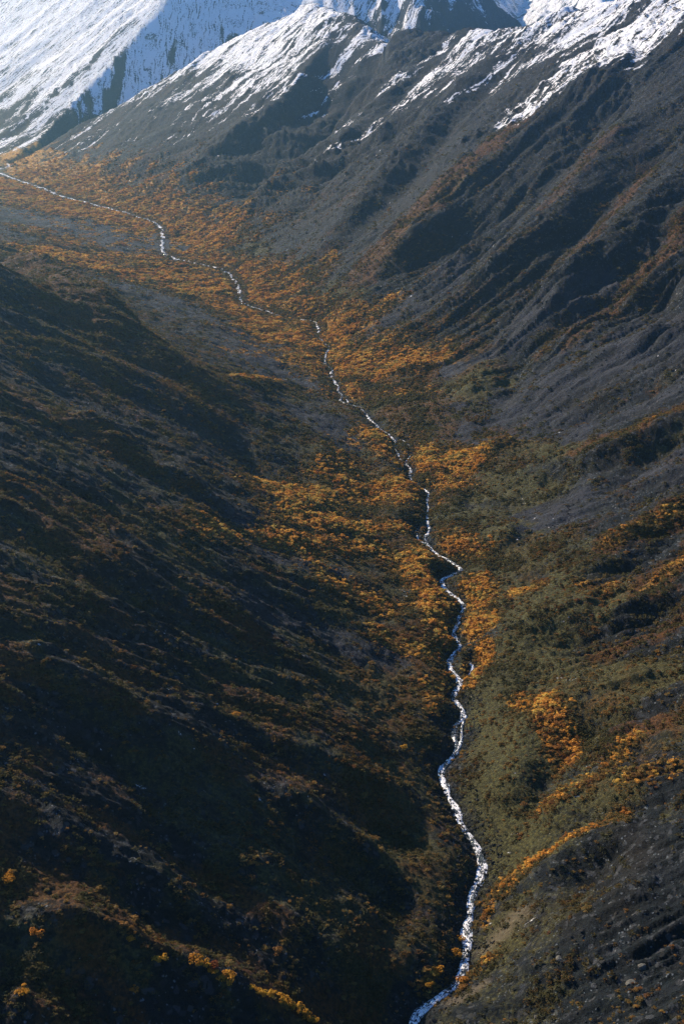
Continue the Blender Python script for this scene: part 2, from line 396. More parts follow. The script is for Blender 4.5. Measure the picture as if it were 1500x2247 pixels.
# ------------------------------------------------------------------ ground-cover strokes: (channel, points, half width m, strength)
COVER = [
    ('o', [(-20, 395), (60, 420), (180, 455), (300, 500), (350, 540)], 75, 1.1),
    ('o', [(100, 500), (240, 545), (400, 590), (560, 690)], 40, .75),
    ('o', [(560, 660), (660, 700), (800, 740)], 26, .8),
    ('o', [(60, 470), (200, 480), (330, 530)], 20, .7),
    ('o', [(30, 350), (120, 380), (200, 400)], 45, .8),
    ('o', [(150, 565), (300, 600), (450, 620), (545, 650)], 42, 1.1),
    ('o', [(380, 540), (450, 580), (550, 620)], 26, .8),
    ('o', [(560, 720), (650, 735), (760, 735)], 36, 1.1),
    ('o', [(640, 790), (740, 815), (850, 795)], 34, 1.05),
    ('o', [(700, 850), (800, 870), (880, 860)], 16, .7),
    ('o', [(800, 960), (880, 985), (960, 1020), (1040, 1000)], 17, 1),
    ('o', [(640, 1085), (760, 1085), (860, 1090), (930, 1060)], 17, 1),
    ('o', [(960, 1050), (1010, 1040)], 9, .7),
    ('o', [(450, 1150), (540, 1180), (640, 1180), (740, 1190), (830, 1205), (900, 1225)], 8.5, 1.1),
    ('o', [(650, 1140), (760, 1160), (880, 1160)], 10, .9),
    ('o', [(955, 1190), (1040, 1205)], 7, 1),
    ('o', [(700, 1255), (770, 1300), (860, 1345)], 7, 1.0),
    ('o', [(900, 1260), (950, 1320), (980, 1400)], 9, 1),
    ('o', [(1040, 1280), (1065, 1340), (1040, 1390)], 6, .9),
    ('o', [(840, 1400), (900, 1430), (960, 1440)], 6, .9),
    ('o', [(1022, 1500), (1036, 1470), (1060, 1410)], 4, .9),
    ('o', [(940, 1550), (980, 1480)], 5, .6),
    ('o', [(1130, 1540), (1180, 1555), (1215, 1610), (1250, 1650)], 4.2, 1.0),
    ('o', [(1210, 1760), (1260, 1730), (1340, 1690), (1400, 1620)], 3.4, .6),
    ('o', [(1100, 1945), (1150, 1890), (1230, 1845), (1300, 1810), (1360, 1802)], 2.8, .72),
    ('o', [(1390, 1715), (1440, 1690), (1520, 1680)], 3.4, .6),
    ('b', [(1520, 890), (1420, 950), (1300, 985)], 9, 1.2),
    ('o', [(1520, 890), (1420, 950), (1300, 985)], 4, .55),
    ('b', [(1340, 1205), (1400, 1175), (1490, 1120)], 9, 1.2),
    ('o', [(1340, 1205), (1400, 1175), (1490, 1120)], 5, .55),
    ('b', [(1520, 1215), (1460, 1265), (1430, 1290)], 9, 1.2),
    ('o', [(1520, 1215), (1460, 1265), (1430, 1290)], 5, .5),
    ('o', [(1130, 1300), (1180, 1285)], 3.5, .9),
    ('o', [(1280, 1290), (1340, 1300)], 5, .5),
    ('o', [(985, 2165), (1030, 2120), (1070, 2085)], 2.2, .8),
    ('o', [(960, 2150), (930, 2170)], 2.0, .8),
    ('o', [(1060, 2010), (1070, 1960)], 2.4, .8),
    ('o', [(760, 1010), (720, 1040)], 8, .8),
    ('b', [(-20, 570), (100, 630), (220, 700), (340, 770)], 36, 1.25),
    ('b', [(-20, 540), (90, 590), (180, 640)], 26, 1.2),
    ('o', [(-20, 545), (90, 605), (200, 660), (250, 690)], 12, .6),
    ('b', [(330, 420), (400, 480), (480, 530)], 30, .8),
    ('g', [(470, 470), (560, 400)], 26, .8),
    ('b', [(380, 510), (470, 460), (560, 400)], 14, .9),
    ('b', [(430, 150), (300, 225), (170, 290), (60, 345)], 40, 1.1),
    ('b', [(1110, 320), (980, 440), (880, 530), (810, 600)], 18, 1.0),
    ('g', [(1000, 440), (880, 540), (830, 590)], 12, .7),
    ('g', [(790, 650), (750, 690)], 12, 1),
    ('b', [(1330, 330), (1200, 470)], 12, .6),
    ('b', [(1420, 360), (1330, 470), (1280, 530)], 12, .7),
    ('g', [(1150, 420), (1060, 500)], 9, .6),
    ('b', [(840, 800), (920, 780), (1000, 800)], 24, 1.0),
    ('g', [(1030, 800), (1080, 840), (1040, 870)], 17, 1.1),
    ('g', [(900, 820), (860, 840)], 12, .8),
    ('b', [(900, 900), (980, 930), (1060, 960)], 26, .9),
    ('g', [(1020, 990), (1130, 985), (1240, 990)], 10, .9),
    ('g', [(1070, 1080), (1160, 1060)], 10, .9),
    ('b', [(1050, 1010), (960, 1100)], 14, .7),
    ('g', [(1090, 1180), (1170, 1165)], 9, 1),
    ('g', [(1120, 1300), (1220, 1330), (1330, 1320)], 11, 1),
    ('g', [(1080, 1430), (1180, 1420)], 8, .9),
    ('g', [(1240, 1480), (1340, 1460), (1430, 1500)], 12, 1),
    ('g', [(1340, 1540), (1280, 1500)], 7, .8),
    ('g', [(1060, 1560), (1100, 1660), (1120, 1740), (1080, 1800)], 9, 1.1),
    ('g', [(1260, 1760), (1350, 1740)], 6, 1),
    ('g', [(1420, 1640), (1500, 1600)], 7, .5),
    ('g', [(1150, 1960), (1250, 1920)], 4, .6),
    ('g', [(1350, 2200), (1450, 2230)], 6, .6),
    ('g', [(750, 1510), (850, 1500)], 9, .9),
    ('g', [(560, 1440), (680, 1520)], 8, .5),
    ('g', [(800, 1640), (880, 1700), (950, 1770)], 6, 1.0),
    ('g', [(840, 1860), (920, 1930), (980, 2000)], 5, .9),
    ('g', [(640, 1250), (720, 1230), (850, 1290)], 8, .8),
    ('g', [(620, 1960), (760, 2050), (860, 2130)], 7, .6),
    ('b', [(500, 1680), (640, 1700), (780, 1760)], 8, .7),
    ('b', [(480, 1500), (620, 1580), (760, 1600)], 9, .7),
    ('b', [(480, 700), (560, 740), (640, 780)], 12, .5),
    ('o', [(530, 838), (640, 832)], 5, .9),
    ('b', [(230, 690), (420, 800), (560, 900)], 10, .8),
    ('b', [(0, 1300), (200, 1420), (330, 1490)], 10, .6),
    ('b', [(-10, 1920), (90, 1955), (190, 2005), (330, 2075)], 6, 1.2),
    ('g', [(-10, 1940), (120, 1985)], 5, .7),
    ('b', [(440, 2115), (520, 2150), (620, 2200), (700, 2247)], 4, 1),
    ('b', [(1520, 1000), (1440, 1050), (1380, 1080)], 8, 1.0),
    ('b', [(1520, 1330), (1430, 1400), (1350, 1420)], 9, 1.0),
    ('b', [(1520, 1560), (1440, 1600), (1350, 1640)], 7, 1.0),
    ('b', [(1500, 480), (1400, 600), (1330, 660)], 14, .8),
    ('b', [(60, 880), (200, 960), (300, 1010)], 10, .9),
    ('b', [(440, 1140), (560, 1180), (650, 1200)], 9, 1.1),
    ('b', [(200, 660), (330, 740), (470, 820)], 12, 1.1),
    ('o', [(240, 690), (340, 760), (430, 810)], 5, .4),
    ('o', [(370, 850), (440, 900)], 4, .45),
    ('s', [(1010, 600), (900, 690), (850, 720)], 16, 1.2),
    ('s', [(1280, 640), (1130, 740), (1020, 800)], 14, 1.2),
    ('s', [(1500, 720), (1350, 790), (1200, 870), (1120, 900)], 32, 1.3),
    ('s', [(1480, 860), (1300, 930), (1160, 940)], 14, 1.2),
    ('s', [(1480, 1020), (1330, 1090), (1230, 1120)], 16, 1.3),
    ('s', [(560, 760), (600, 800), (480, 720)], 18, 1.0),
    ('s', [(-10, 462), (120, 490), (220, 515), (310, 538)], 42, 1.3),
    ('s', [(260, 625), (350, 650), (440, 700), (560, 790), (640, 835)], 20, 1.1),
    ('s', [(690, 900), (740, 950)], 12, 1),
    ('s', [(520, 1130), (600, 1230), (740, 1260)], 6, .9),
    ('s', [(560, 1310), (700, 1370), (820, 1430)], 8, 1.1),
    ('s', [(640, 890), (720, 940), (760, 970)], 12, 1.0),
    ('k', [(1150, 2190), (1300, 2110), (1480, 2000)], 26, 1.0),  # k: fewer plants, so bare dark rock stands in for the dim, unlit corner
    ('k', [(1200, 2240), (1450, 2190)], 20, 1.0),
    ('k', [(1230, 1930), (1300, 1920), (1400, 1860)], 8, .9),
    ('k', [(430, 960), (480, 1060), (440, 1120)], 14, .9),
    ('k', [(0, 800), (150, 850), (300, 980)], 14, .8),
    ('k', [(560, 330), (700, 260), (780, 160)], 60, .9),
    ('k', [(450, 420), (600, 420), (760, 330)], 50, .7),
    ('t', [(1065, 2065), (1105, 2030), (1130, 2000)], 2.6, .8),
    ('t', [(1060, 2150), (1000, 2190)], 2.0, .7),
    ('n', [(1480, 20), (1340, 110), (1250, 195), (1180, 245)], 26, 1.4),
    ('n', [(1300, 60), (1180, 120), (1080, 190)], 10, .8),
    ('n', [(1000, 95), (880, 130), (800, 200)], 12, 1.0),
    ('n', [(640, 30), (500, 95), (350, 180), (280, 220)], 40, 1.3),
    ('n', [(1100, 140), (1000, 210)], 8, .7),
    ('x', [(880, 120), (760, 200), (640, 260)], 55, 1.0),
    ('x', [(1330, 250), (1250, 330), (1180, 380)], 40, 1.0),
    ('x', [(1500, 170), (1420, 260), (1350, 330)], 40, 1.3),
    ('x', [(760, 60), (700, 140)], 30, .8),
]
_all = [p for r in COVER for p in r[1]]
_hits = hit(_all)
_i = 0
COVER_W = []
for ch, pts, w, st in COVER:
    P = _hits[_i:_i + len(pts)][:, :2]; _i += len(pts)
    if len(P) > 1:
        P = smooth_line(resample(P, max(6.0, w * .5)), 2)
    COVER_W.append((ch, P, w, st))

def near_mask(x, y, P, w):
    return (x > P[:, 0].min() - w) & (x < P[:, 0].max() + w) & (y > P[:, 1].min() - w) & (y < P[:, 1].max() + w)

def terrain(x, y):
    """Height and ground-cover fields at world points (1-D arrays)."""
    z, d, ya = base(x, y)
    hf = z - floor_z(y)                                  # height above the floor
    arc = lattice(_s, x, y)
    fd = d.copy()                                        # distance down the local fall line
    m = (y > 1200) & (d > 0)
    if m.any():
        q, a, _ = poly_dist(x[m], y[m], SPUR)
        zc = np.interp(a, _SL, SPUR[:, 2])
        q0 = np.maximum(0.55 * np.maximum(zc - floor_z(y[m]), 0) / 0.68, 1)
        g = np.where(q < q0, zc - 0.68 * q, zc - 0.68 * q0 + 0.80 * (q - q0))
        on = (q > 4) & (g < floor_z(y[m]) + walls(x[m], y[m])[0])
        arc[m] = np.where(on, a * 1.0 + 5000, arc[m]); fd[m] = np.where(on, q, fd[m])
    wx = noise(x / 120, y / 120, 3) * 22 + noise(x / 40, y / 40, 4) * 5
    for P, amp, wl, wr in RIB_W:
        W = max(wl, wr)
        m = near_mask(x, y, P, W * 1.3)
        if not m.any():
            continue
        xx, yy = x[m], y[m]
        warp = noise(xx / 40, yy / 40, 51) * 0.14 * W + noise(xx / 12, yy / 12, 52) * 0.03 * W
        q, a, t = poly_dist(xx, yy, P)
        q = q + warp
        f = 1 - np.abs(q) / np.where(q > 0, wr, wl)
        f = np.clip(f, 0, 1)
        f = f * f * (3 - 2 * f) * 0.45 + f ** 1.3 * 0.55
        taper = sstep(-0.02, 0.24, t) * (1 - 0.75 * sstep(0.7, 1.0, t))
        end = np.hypot(xx - P[-1, 0], yy - P[-1, 1])
        z[m] += amp * f * taper
    # fall-line ribs, strongest high on the walls
    wall = sstep(4, 60, hf)
    foot = sstep(0, 25, hf)
    far = sstep(900, 1700, y)
    sc = 1 + 0.8 * far
    s_ = arc + wx * np.where(d > 0, .5, 1.0)
    ln = np.where(d > 0, 1.7, 1.0)                       # long straight ribs on the right wall
    r1 = ridged(s_ / (62 * sc), fd / (240 * sc * ln), 11) - .55
    r2 = ridged(s_ / (27 * sc), fd / (130 * sc * ln) + 5, 12) - .55
    r3 = ridged((s_ + wx * .4) / (11 * sc), fd / (70 * sc * ln), 13) - .55
    r4 = ridged((s_ + wx * .3) / (4.6 * sc), fd / (32 * sc * ln), 14) - .55
    r5 = ridged((s_ + wx * .3) / (2.1 * sc), fd / (13 * sc), 16) - .55
    mod = 0.55 + 0.75 * sstep(-.3, .5, noise(x / 150, y / 150, 15))
    left = d < 0
    vf = sstep(1500, 1750, y)
    z += wall * mod * sc * (np.where(left, 3.2, 4.6) * r1 + np.where(left, 2.2, 4.0) * r2) * (1 - .45 * vf) + foot * mod * sc * (np.where(left, 1.1, 2.2) * r3 * (1 - .5 * vf) + (np.where(left, .9, 1.7) * r4 + np.where(left, .5, .85) * r5) * (1 - .65 * vf))
    # the far massif has its own gullies
    fm = sstep(1560, 1700, y) * sstep(-150, 100, x)
    z += fm * (16 * (ridged(x / 95 + .3 * noise(x / 60, y / 60, 5), y / 230, 18) - .5) + 8 * (ridged(x / 40, y / 110, 19) - .5) + 4 * ridged(x / 18, y / 40, 20))
    # lumpy ground
    lump = fbm(x / 55, y / 55, 3, 21) * (2.4 - 1.5 * wall) + fbm(x / 14, y / 14, 3, 24) * (1 - .6 * wall)
    z += lump * (0.35 + 0.65 * sstep(2, 20, np.abs(d)))
    crag = ridged(x / 7.5, y / 7.5, 31) * ridged(x / 19, y / 19, 32)
    z += wall * crag * np.where(left, 1.0, 2.8) * sstep(-.1, .45, noise(x / 70, y / 70, 33))
    knob = np.clip(fbm(s_ / 13, fd / 36, 3, 402) - .26, 0, None) * sstep(-.2, .35, noise(x / 95, y / 95, 403))
    z += wall * np.where(left, 4.0, 5.0) * knob ** .8 * (1 - .6 * vf)
    z += fbm(x / 3.4, y / 3.4, 4, 41, .68) * 0.36 * (1 + .6 * far) * (1 - .4 * vf)

    # cover strokes
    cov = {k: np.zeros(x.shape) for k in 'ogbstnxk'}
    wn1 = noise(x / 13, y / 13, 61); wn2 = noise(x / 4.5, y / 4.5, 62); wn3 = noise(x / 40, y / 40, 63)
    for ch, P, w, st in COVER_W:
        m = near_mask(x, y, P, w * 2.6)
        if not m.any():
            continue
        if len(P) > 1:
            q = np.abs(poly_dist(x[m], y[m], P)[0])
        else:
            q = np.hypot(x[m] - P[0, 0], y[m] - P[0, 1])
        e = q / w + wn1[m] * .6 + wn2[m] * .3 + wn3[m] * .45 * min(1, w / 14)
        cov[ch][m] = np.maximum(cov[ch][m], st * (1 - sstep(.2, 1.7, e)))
    # channel of the stream
    m = np.abs(d) < 60
    if m.any():
        xx, yy = x[m], y[m]
        ds = np.full(xx.shape, 1e9)
        step = 25
        for k in range(0, len(STREAM) - 1, step):
            P = STREAM[k:k + step + 1]
            n = near_mask(xx, yy, P, 22)
            if n.any():
                ds[n] = np.minimum(ds[n], np.abs(poly_dist(xx[n], yy[n], P)[0]))
        for P in BRAIDS:
            n = near_mask(xx, yy, P, 22)
            if n.any():
                ds[n] = np.minimum(ds[n], np.abs(poly_dist(xx[n], yy[n], P)[0]) + 0.5)
        zs = stream_z(xx, yy)
        bank = zs - 0.55 + np.clip(ds - half_width(yy) + .3, 0, None) * np.interp(yy, [500, 900], [.62, .06]) + 0.28 * noise(xx / 1.7, yy / 1.7, 71)
        keep = sstep(5.0, 19, ds)
        z[m] = np.where(ds < 22, bank * (1 - keep) + z[m] * keep, z[m])
        near = np.zeros(x.shape); near[m] = np.clip(1 - ds / 16, 0, 1)
        cov['stream'] = near
    else:
        cov['stream'] = np.zeros(x.shape)
    cov['d'] = d; cov['ya'] = ya; cov['hf'] = hf; cov['arc'] = arc; cov['fd'] = fd; cov['ribs'] = r2 + r3
    return z, cov

# ------------------------------------------------------------------ the ground sheet
NCOL, NROW = 720, 1750
az = np.concatenate([np.radians(np.linspace(-100, -21.5, 70))[:-1], np.radians(np.linspace(-21.5, 21.5, NCOL)),
                     np.radians(np.linspace(21.5, 100, 70))[1:]])
lr = np.concatenate([np.linspace(math.log(95), math.log(1750), int(NROW * .86), endpoint=False),
                     np.linspace(math.log(1750), math.log(4300), NROW - int(NROW * .86))])
rr = np.exp(lr)
AZ, RR = np.meshgrid(az, rr)
TX = (np.sin(AZ) * RR).ravel(); TY = (np.cos(AZ) * RR).ravel()
import time as _t; _t0 = _t.time()
TZ, COV = terrain(TX, TY)
nr, nc = AZ.shape
# slope and aspect from the sheet itself
P3 = np.stack([TX, TY, TZ], 1).reshape(nr, nc, 3)
du = np.gradient(P3, axis=1); dv = np.gradient(P3, axis=0)
NRM = np.cross(du, dv); NRM /= np.linalg.norm(NRM, axis=2, keepdims=True) + 1e-9
NRM *= np.sign(NRM[:, :, 2:3] + 1e-9)
nx, ny, nz = (NRM[:, :, k].ravel() for k in range(3))

# snow: lies high, thick on the open shoulders, blown off the crags
ar_ = COV['arc'] + noise(TX / 60, TY / 60, 80) * 14
sn1 = fbm(ar_ / 34, COV['fd'] / 210, 3, 81)
sn2 = fbm(ar_ / 9, COV['fd'] / 80, 3, 83)
sn3 = fbm(TX / 9, TY / 9, 3, 85)
snow_f = (TZ + 14) / 75 + sn1 * .85 + sn2 * .6 + sn3 * .4 - (1 - nz) * 1.0 + .2 - nx * 0.45 - .38 * COV['ribs']
snow_f -= .75 * sstep(.12, .55, fbm(ar_ / 50, COV['fd'] / 130, 3, 410)) + .45 * sstep(.1, .5, fbm(ar_ / 16, COV['fd'] / 60, 3, 411))
snow_f -= .08 * (TX > 0) * sstep(1700, 1600, TY)
snow_f += COV['n'] * .55 - COV['x'] * 1.3 + sstep(1650, 2000, TY) * .7 * sstep(0, -300, TX) - 1.0 * sstep(1650, 1800, TY) * sstep(-100, 200, TX)
snow_f -= 1.1 * sstep(1300, 700, TY) * (1 - np.clip(COV['n'], 0, 1))
snow_f += .30 * sstep(-250, -600, TX + .25 * (TY - 1700)) * sstep(1500, 1900, TY)
SNOW = np.clip(.5 + (snow_f - .66) / 3.2, 0, .66)
SNOW = np.clip(SNOW - .4 * sstep(.42, .2, SNOW), 0, 1)

dust = noise(TX / 34, TY / 34, 90) * .6 + noise(TX / 11, TY / 11, 91) * .45
d_ = COV['d']; hf_ = COV['hf']; near_ = sstep(1100, 450, TY)
olive = np.clip(COV['g'], 0, 1.2)
olive = np.maximum(olive, sstep(.05, .65, dust + .25 * near_ + .25 * (d_ < 0) - .15 - .1 * COV['ribs'])
                   * np.where(d_ < 0, .55, .5) * (0.35 + .65 * near_))
heath = np.maximum(np.clip(COV['b'], 0, 1.2), .8 * sstep(.15, .7, noise(TX / 48, TY / 48, 95) + .5 * noise(TX / 12, TY / 12, 96)))
bare0 = np.clip(COV['s'], 0, 1) * (.35 + .65 * sstep(-.3, .3, fbm(TX / 16, TY / 16, 3, 321)))
strk = fbm(ar_ / 17, COV['fd'] / 230, 3, 97)
heath = np.maximum(heath, .75 * sstep(.12, .6, strk) * sstep(10, 50, hf_) * (d_ > 0))
heath = np.maximum(heath, .8 * np.clip(COV['o'] * 1.4, 0, 1))
veil = noise(TX / 22, TY / 22, 311) * .5 + fbm(ar_ / 12, COV['fd'] / 90, 3, 312) * .6
heath = np.maximum(heath, sstep(-.25, .55, veil) * np.where(d_ < 0, .92, .6) * sstep(3, 20, hf_) * (1 - bare0))
lowland = sstep(26, 6, hf_) * sstep(240, 120, np.abs(d_)) * (1 - bare0)
heath = np.maximum(heath, lowland * (np.where(d_ > 0, .30, .5) + .5 * noise(TX / 14, TY / 14, 331)))
olive = np.maximum(olive, lowland * (np.where(d_ > 0, .85, .65) + .6 * noise(TX / 19, TY / 19, 332)))
heath = np.where((d_ > 0) & (TY < 560), heath * .6, heath)
heath = np.where(d_ > 0, np.maximum(heath * (1 - .6 * sstep(25, 70, hf_)), np.clip(COV['b'], 0, 1.2)), heath)
olive = np.maximum(olive, sstep(.0, .7, -veil + .3 * noise(TX / 9, TY / 9, 313)) * np.where(d_ < 0, .6, .45) * near_ * (1 - bare0))
heath *= sstep(1900, 1400, TY)
orange = np.clip(COV['o'], 0, 1.3) * (.62 + .38 * sstep(-.35, .25, noise(TX / 30, TY / 30, 301) + .5 * noise(TX / 9, TY / 9, 302)))
bare = np.clip(COV['s'], 0, 1) * (.45 + .55 * sstep(-.3, .3, fbm(TX / 16, TY / 16, 3, 321)))
k_shade = 1 - .55 * np.clip(COV['k'], 0, 1)  # k strokes thin the plant cover, painting shade in as darker rock
olive *= (1 - bare) * k_shade; heath *= (1 - .8 * bare) * k_shade
wet = np.clip(COV['stream'] * 1.6 - .9 - .5 * sstep(600, 1000, TY), 0, 1)        # gravel margins
orange *= 1 - .95 * np.clip(bare * 1.2, 0, 1)
orange *= 1 - sstep(.2, .7, wet)
orange *= 1 - .85 * sstep(.52, .70, COV['stream']) * sstep(700, 950, TY); olive *= 1 - wet; heath *= 1 - wet
tan = np.clip(COV['t'], 0, 1)
print('terrain', round(_t.time() - _t0, 1))

# ------------------------------------------------------------------ materials
def new_mat(name):
    m = bpy.data.materials.new(name)
    m.use_nodes = True
    nt = m.node_tree
    return m, nt, nt.nodes['Principled BSDF']

class NT:
    """Small helper to wire shader nodes."""
    def __init__(self, nt):
        self.nt = nt
    def node(self, kind, **kw):
        n = self.nt.nodes.new(kind)
        for k, v in kw.items():
            setattr(n, k, v)
        return n
    def put(self, sock, v):
        if hasattr(v, 'links') or isinstance(v, bpy.types.NodeSocket):
            self.nt.links.new(v, sock)
        else:
            sock.default_value = v
    def math(self, op, a, b=0.0, c=0.0, clamp=False):
        n = self.node('ShaderNodeMath', operation=op, use_clamp=clamp)
        for i, v in enumerate((a, b, c)):
            self.put(n.inputs[i], v)
        return n.outputs[0]
    def mix(self, f, a, b):
        n = self.node('ShaderNodeMix', data_type='RGBA')
        n.clamp_factor = True
        self.put(n.inputs[0], f)
        self.put(n.inputs[6], a if not isinstance(a, tuple) else (*a, 1.0))
        self.put(n.inputs[7], b if not isinstance(b, tuple) else (*b, 1.0))
        return n.outputs[2]
    def noise(self, vec, scale, detail=4.0, rough=.55):
        n = self.node('ShaderNodeTexNoise')
        self.put(n.inputs['Vector'], vec)
        n.inputs['Scale'].default_value = scale
        n.inputs['Detail'].default_value = detail
        n.inputs['Roughness'].default_value = rough
        return n.outputs['Fac']
    def voronoi(self, vec, scale, feature='F1', out='Distance'):
        n = self.node('ShaderNodeTexVoronoi', feature=feature)
        self.put(n.inputs['Vector'], vec)
        n.inputs['Scale'].default_value = scale
        return n.outputs[out]
    def ramp(self, f, lo, hi):
        n = self.node('ShaderNodeMapRange', interpolation_type='SMOOTHSTEP')
        self.put(n.inputs['Value'], f)
        n.inputs['From Min'].default_value = lo; n.inputs['From Max'].default_value = hi
        return n.outputs['Result']

def ground_material():
    m, nt, bsdf = new_mat('mountain ground')
    w = NT(nt)
    pos = w.node('ShaderNodeNewGeometry').outputs['Position']
    a1 = w.node('ShaderNodeAttribute', attribute_name='cover').outputs
    s1 = w.node('ShaderNodeSeparateColor'); nt.links.new(a1['Color'], s1.inputs[0])
    orange, olive, heath = s1.outputs[0], s1.outputs[1], s1.outputs[2]
    a2 = w.node('ShaderNodeAttribute', attribute_name='surface').outputs
    s2 = w.node('ShaderNodeSeparateColor'); nt.links.new(a2['Color'], s2.inputs[0])
    snow, bare, tan = s2.outputs[0], s2.outputs[1], s2.outputs[2]
    a3 = w.node('ShaderNodeAttribute', attribute_name='fall').outputs['Vector']
    fine = w.noise(pos, 1.1, 5, .7)
    mid = w.noise(pos, .22, 5, .62)
    big = w.noise(pos, .035, 4, .55)
    grain = w.noise(pos, 3.2, 3, .7)
    streak = w.noise(a3, 1.0, 4, .6)
    stones = w.voronoi(pos, .85, 'F1', 'Color')
    sst = w.node('ShaderNodeSeparateColor'); nt.links.new(stones, sst.inputs[0])
    # bare stone: dark slate, some lighter and browner stones
    rock = w.mix(w.ramp(mid, .3, .7), (.0016, .0042, .0066), (.0042, .0092, .0140))
    rock = w.mix(w.ramp(streak, .42, .68), rock, (.010, .0135, .019))
    rock = w.mix(w.math('MULTIPLY', w.ramp(big, .45, .7), .6), rock, (.014, .011, .009))
    rock = w.mix(w.math('MULTIPLY', w.ramp(sst.outputs[0], .82, .98), .8), rock, (.045, .050, .058))
    rock = w.mix(w.math('MULTIPLY', w.ramp(sst.outputs[1], .75, .95), .6), rock, (.002, .004, .006))
    glints = w.node('ShaderNodeSeparateColor'); nt.links.new(w.voronoi(pos, 2.6, 'F1', 'Color'), glints.inputs[0])  # glints of wet stones, painted into the colour as rare bright specks
    rock = w.mix(w.math('MULTIPLY', w.ramp(glints.outputs[2], .965, .985), w.ramp(mid, .42, .60)), rock, (.11, .13, .15))
    scree = w.mix(w.ramp(streak, .3, .7), (.011, .014, .022), (.036, .039, .052))
    glints = w.node('ShaderNodeSeparateColor'); nt.links.new(w.voronoi(pos, 2.6, 'F1', 'Color'), glints.inputs[0])
    rock = w.mix(w.math('MULTIPLY', w.ramp(glints.outputs[2], .965, .985), w.ramp(mid, .42, .60)), rock, (.11, .13, .15))
    scree = w.mix(w.math('MULTIPLY', w.ramp(grain, .55, .75), .5), scree, (.075, .078, .090))
    col = w.mix(w.math('MULTIPLY', bare, .85), rock, scree)
    # dull olive tundra
    tund = w.mix(w.ramp(fine, .35, .68), (.014, .015, .006), (.088, .082, .026))
    tund = w.mix(w.math('MULTIPLY', w.ramp(big, .4, .65), .5), tund, (.050, .044, .016))
    e = w.math('ADD', olive, w.math('MULTIPLY', w.math('SUBTRACT', mid, .5), 1.1))
    e = w.math('ADD', e, w.math('MULTIPLY', w.math('SUBTRACT', fine, .5), .7))
    col = w.mix(w.math('MULTIPLY', w.ramp(e, .28, .75), .92), col, tund)
    # russet heath
    hth = w.mix(w.ramp(fine, .35, .7), (.022, .010, .0045), (.125, .052, .013))
    e = w.math('ADD', heath, w.math('MULTIPLY', w.math('SUBTRACT', mid, .5), 1.0))
    e = w.math('ADD', e, w.math('MULTIPLY', w.math('SUBTRACT', fine, .5), .8))
    col = w.mix(w.math('MULTIPLY', w.ramp(e, .34, .85), .85), col, hth)
    # orange dwarf scrub
    och = w.mix(w.ramp(fine, .34, .70), (.24, .11, .018), (.76, .40, .066))
    och = w.mix(w.math('MULTIPLY', w.ramp(big, .42, .66), .6), och, (.36, .20, .042))
    och = w.mix(w.math('MULTIPLY', w.ramp(mid, .54, .72), .7), och, (.09, .070, .024))
    e = w.math('ADD', orange, w.math('MULTIPLY', w.math('SUBTRACT', mid, .5), .9))
    e = w.math('ADD', e, w.math('MULTIPLY', w.math('SUBTRACT', fine, .5), .5))
    col = w.mix(w.ramp(e, .30, .70), col, och)
    col = w.mix(w.math('MULTIPLY', tan, .8), col, w.mix(streak, (.10, .080, .055), (.17, .14, .10)))
    # snow, let through by stones
    e = w.math('ADD', snow, w.math('MULTIPLY', w.math('SUBTRACT', w.noise(pos, .45, 5, .75), .5), 1.5))
    e = w.math('ADD', e, w.math('MULTIPLY', w.math('SUBTRACT', streak, .5), 1.7))
    sf = w.ramp(e, .44, .58)
    col = w.mix(sf, col, (.82, .84, .88))
    nt.links.new(col, bsdf.inputs['Base Color'])
    bsdf.inputs['Roughness'].default_value = .9
    bsdf.inputs['Specular IOR Level'].default_value = .15
    hgt = w.math('ADD', w.math('MULTIPLY', fine, .9), w.math('MULTIPLY', sst.outputs[0], .55))
    hgt = w.math('ADD', hgt, w.math('MULTIPLY', grain, .25))
    bmp = w.node('ShaderNodeBump')
    bmp.inputs['Strength'].default_value = 1.0
    bmp.inputs['Distance'].default_value = .8
    nt.links.new(hgt, bmp.inputs['Height'])
    nt.links.new(bmp.outputs[0], bsdf.inputs['Normal'])
    return m

GROUND = ground_material()

def mesh_from(name, verts, faces, attrs=None, mat=None, smooth=True):
    me = bpy.data.meshes.new(name)
    verts = np.asarray(verts, F32); faces = np.asarray(faces, np.int32)
    me.vertices.add(len(verts)); me.vertices.foreach_set('co', verts.ravel())
    k = faces.shape[1]
    me.loops.add(faces.size); me.loops.foreach_set('vertex_index', faces.ravel())
    me.polygons.add(len(faces))
    me.polygons.foreach_set('loop_start', np.arange(0, faces.size, k, dtype=np.int32))
    me.update(calc_edges=True)
    if smooth:
        me.polygons.foreach_set('use_smooth', np.ones(len(faces), bool))
    for nm, (kind, arr) in (attrs or {}).items():
        at = me.attributes.new(nm, kind, 'POINT')
        at.data.foreach_set('color' if kind == 'FLOAT_COLOR' else 'vector', np.asarray(arr, F32).ravel())
    if mat:
        me.materials.append(mat)
    return me

def link(name, me, parent=None, kind=None, loc=None):
    o = bpy.data.objects.new(name, me)
    C.objects.link(o)
    if parent: o.parent = parent
    if kind: o['kind'] = kind
    if loc is not None: o.location = loc
    return o

one = np.ones_like(orange)
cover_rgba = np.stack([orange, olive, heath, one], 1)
surf_rgba = np.stack([SNOW, bare, tan, one], 1)
fall_vec = np.stack([COV['arc'] / 2.6 + noise(TX / 12, TY / 12, 99) * 1.2, COV['fd'] / 26, TZ * 0], 1)

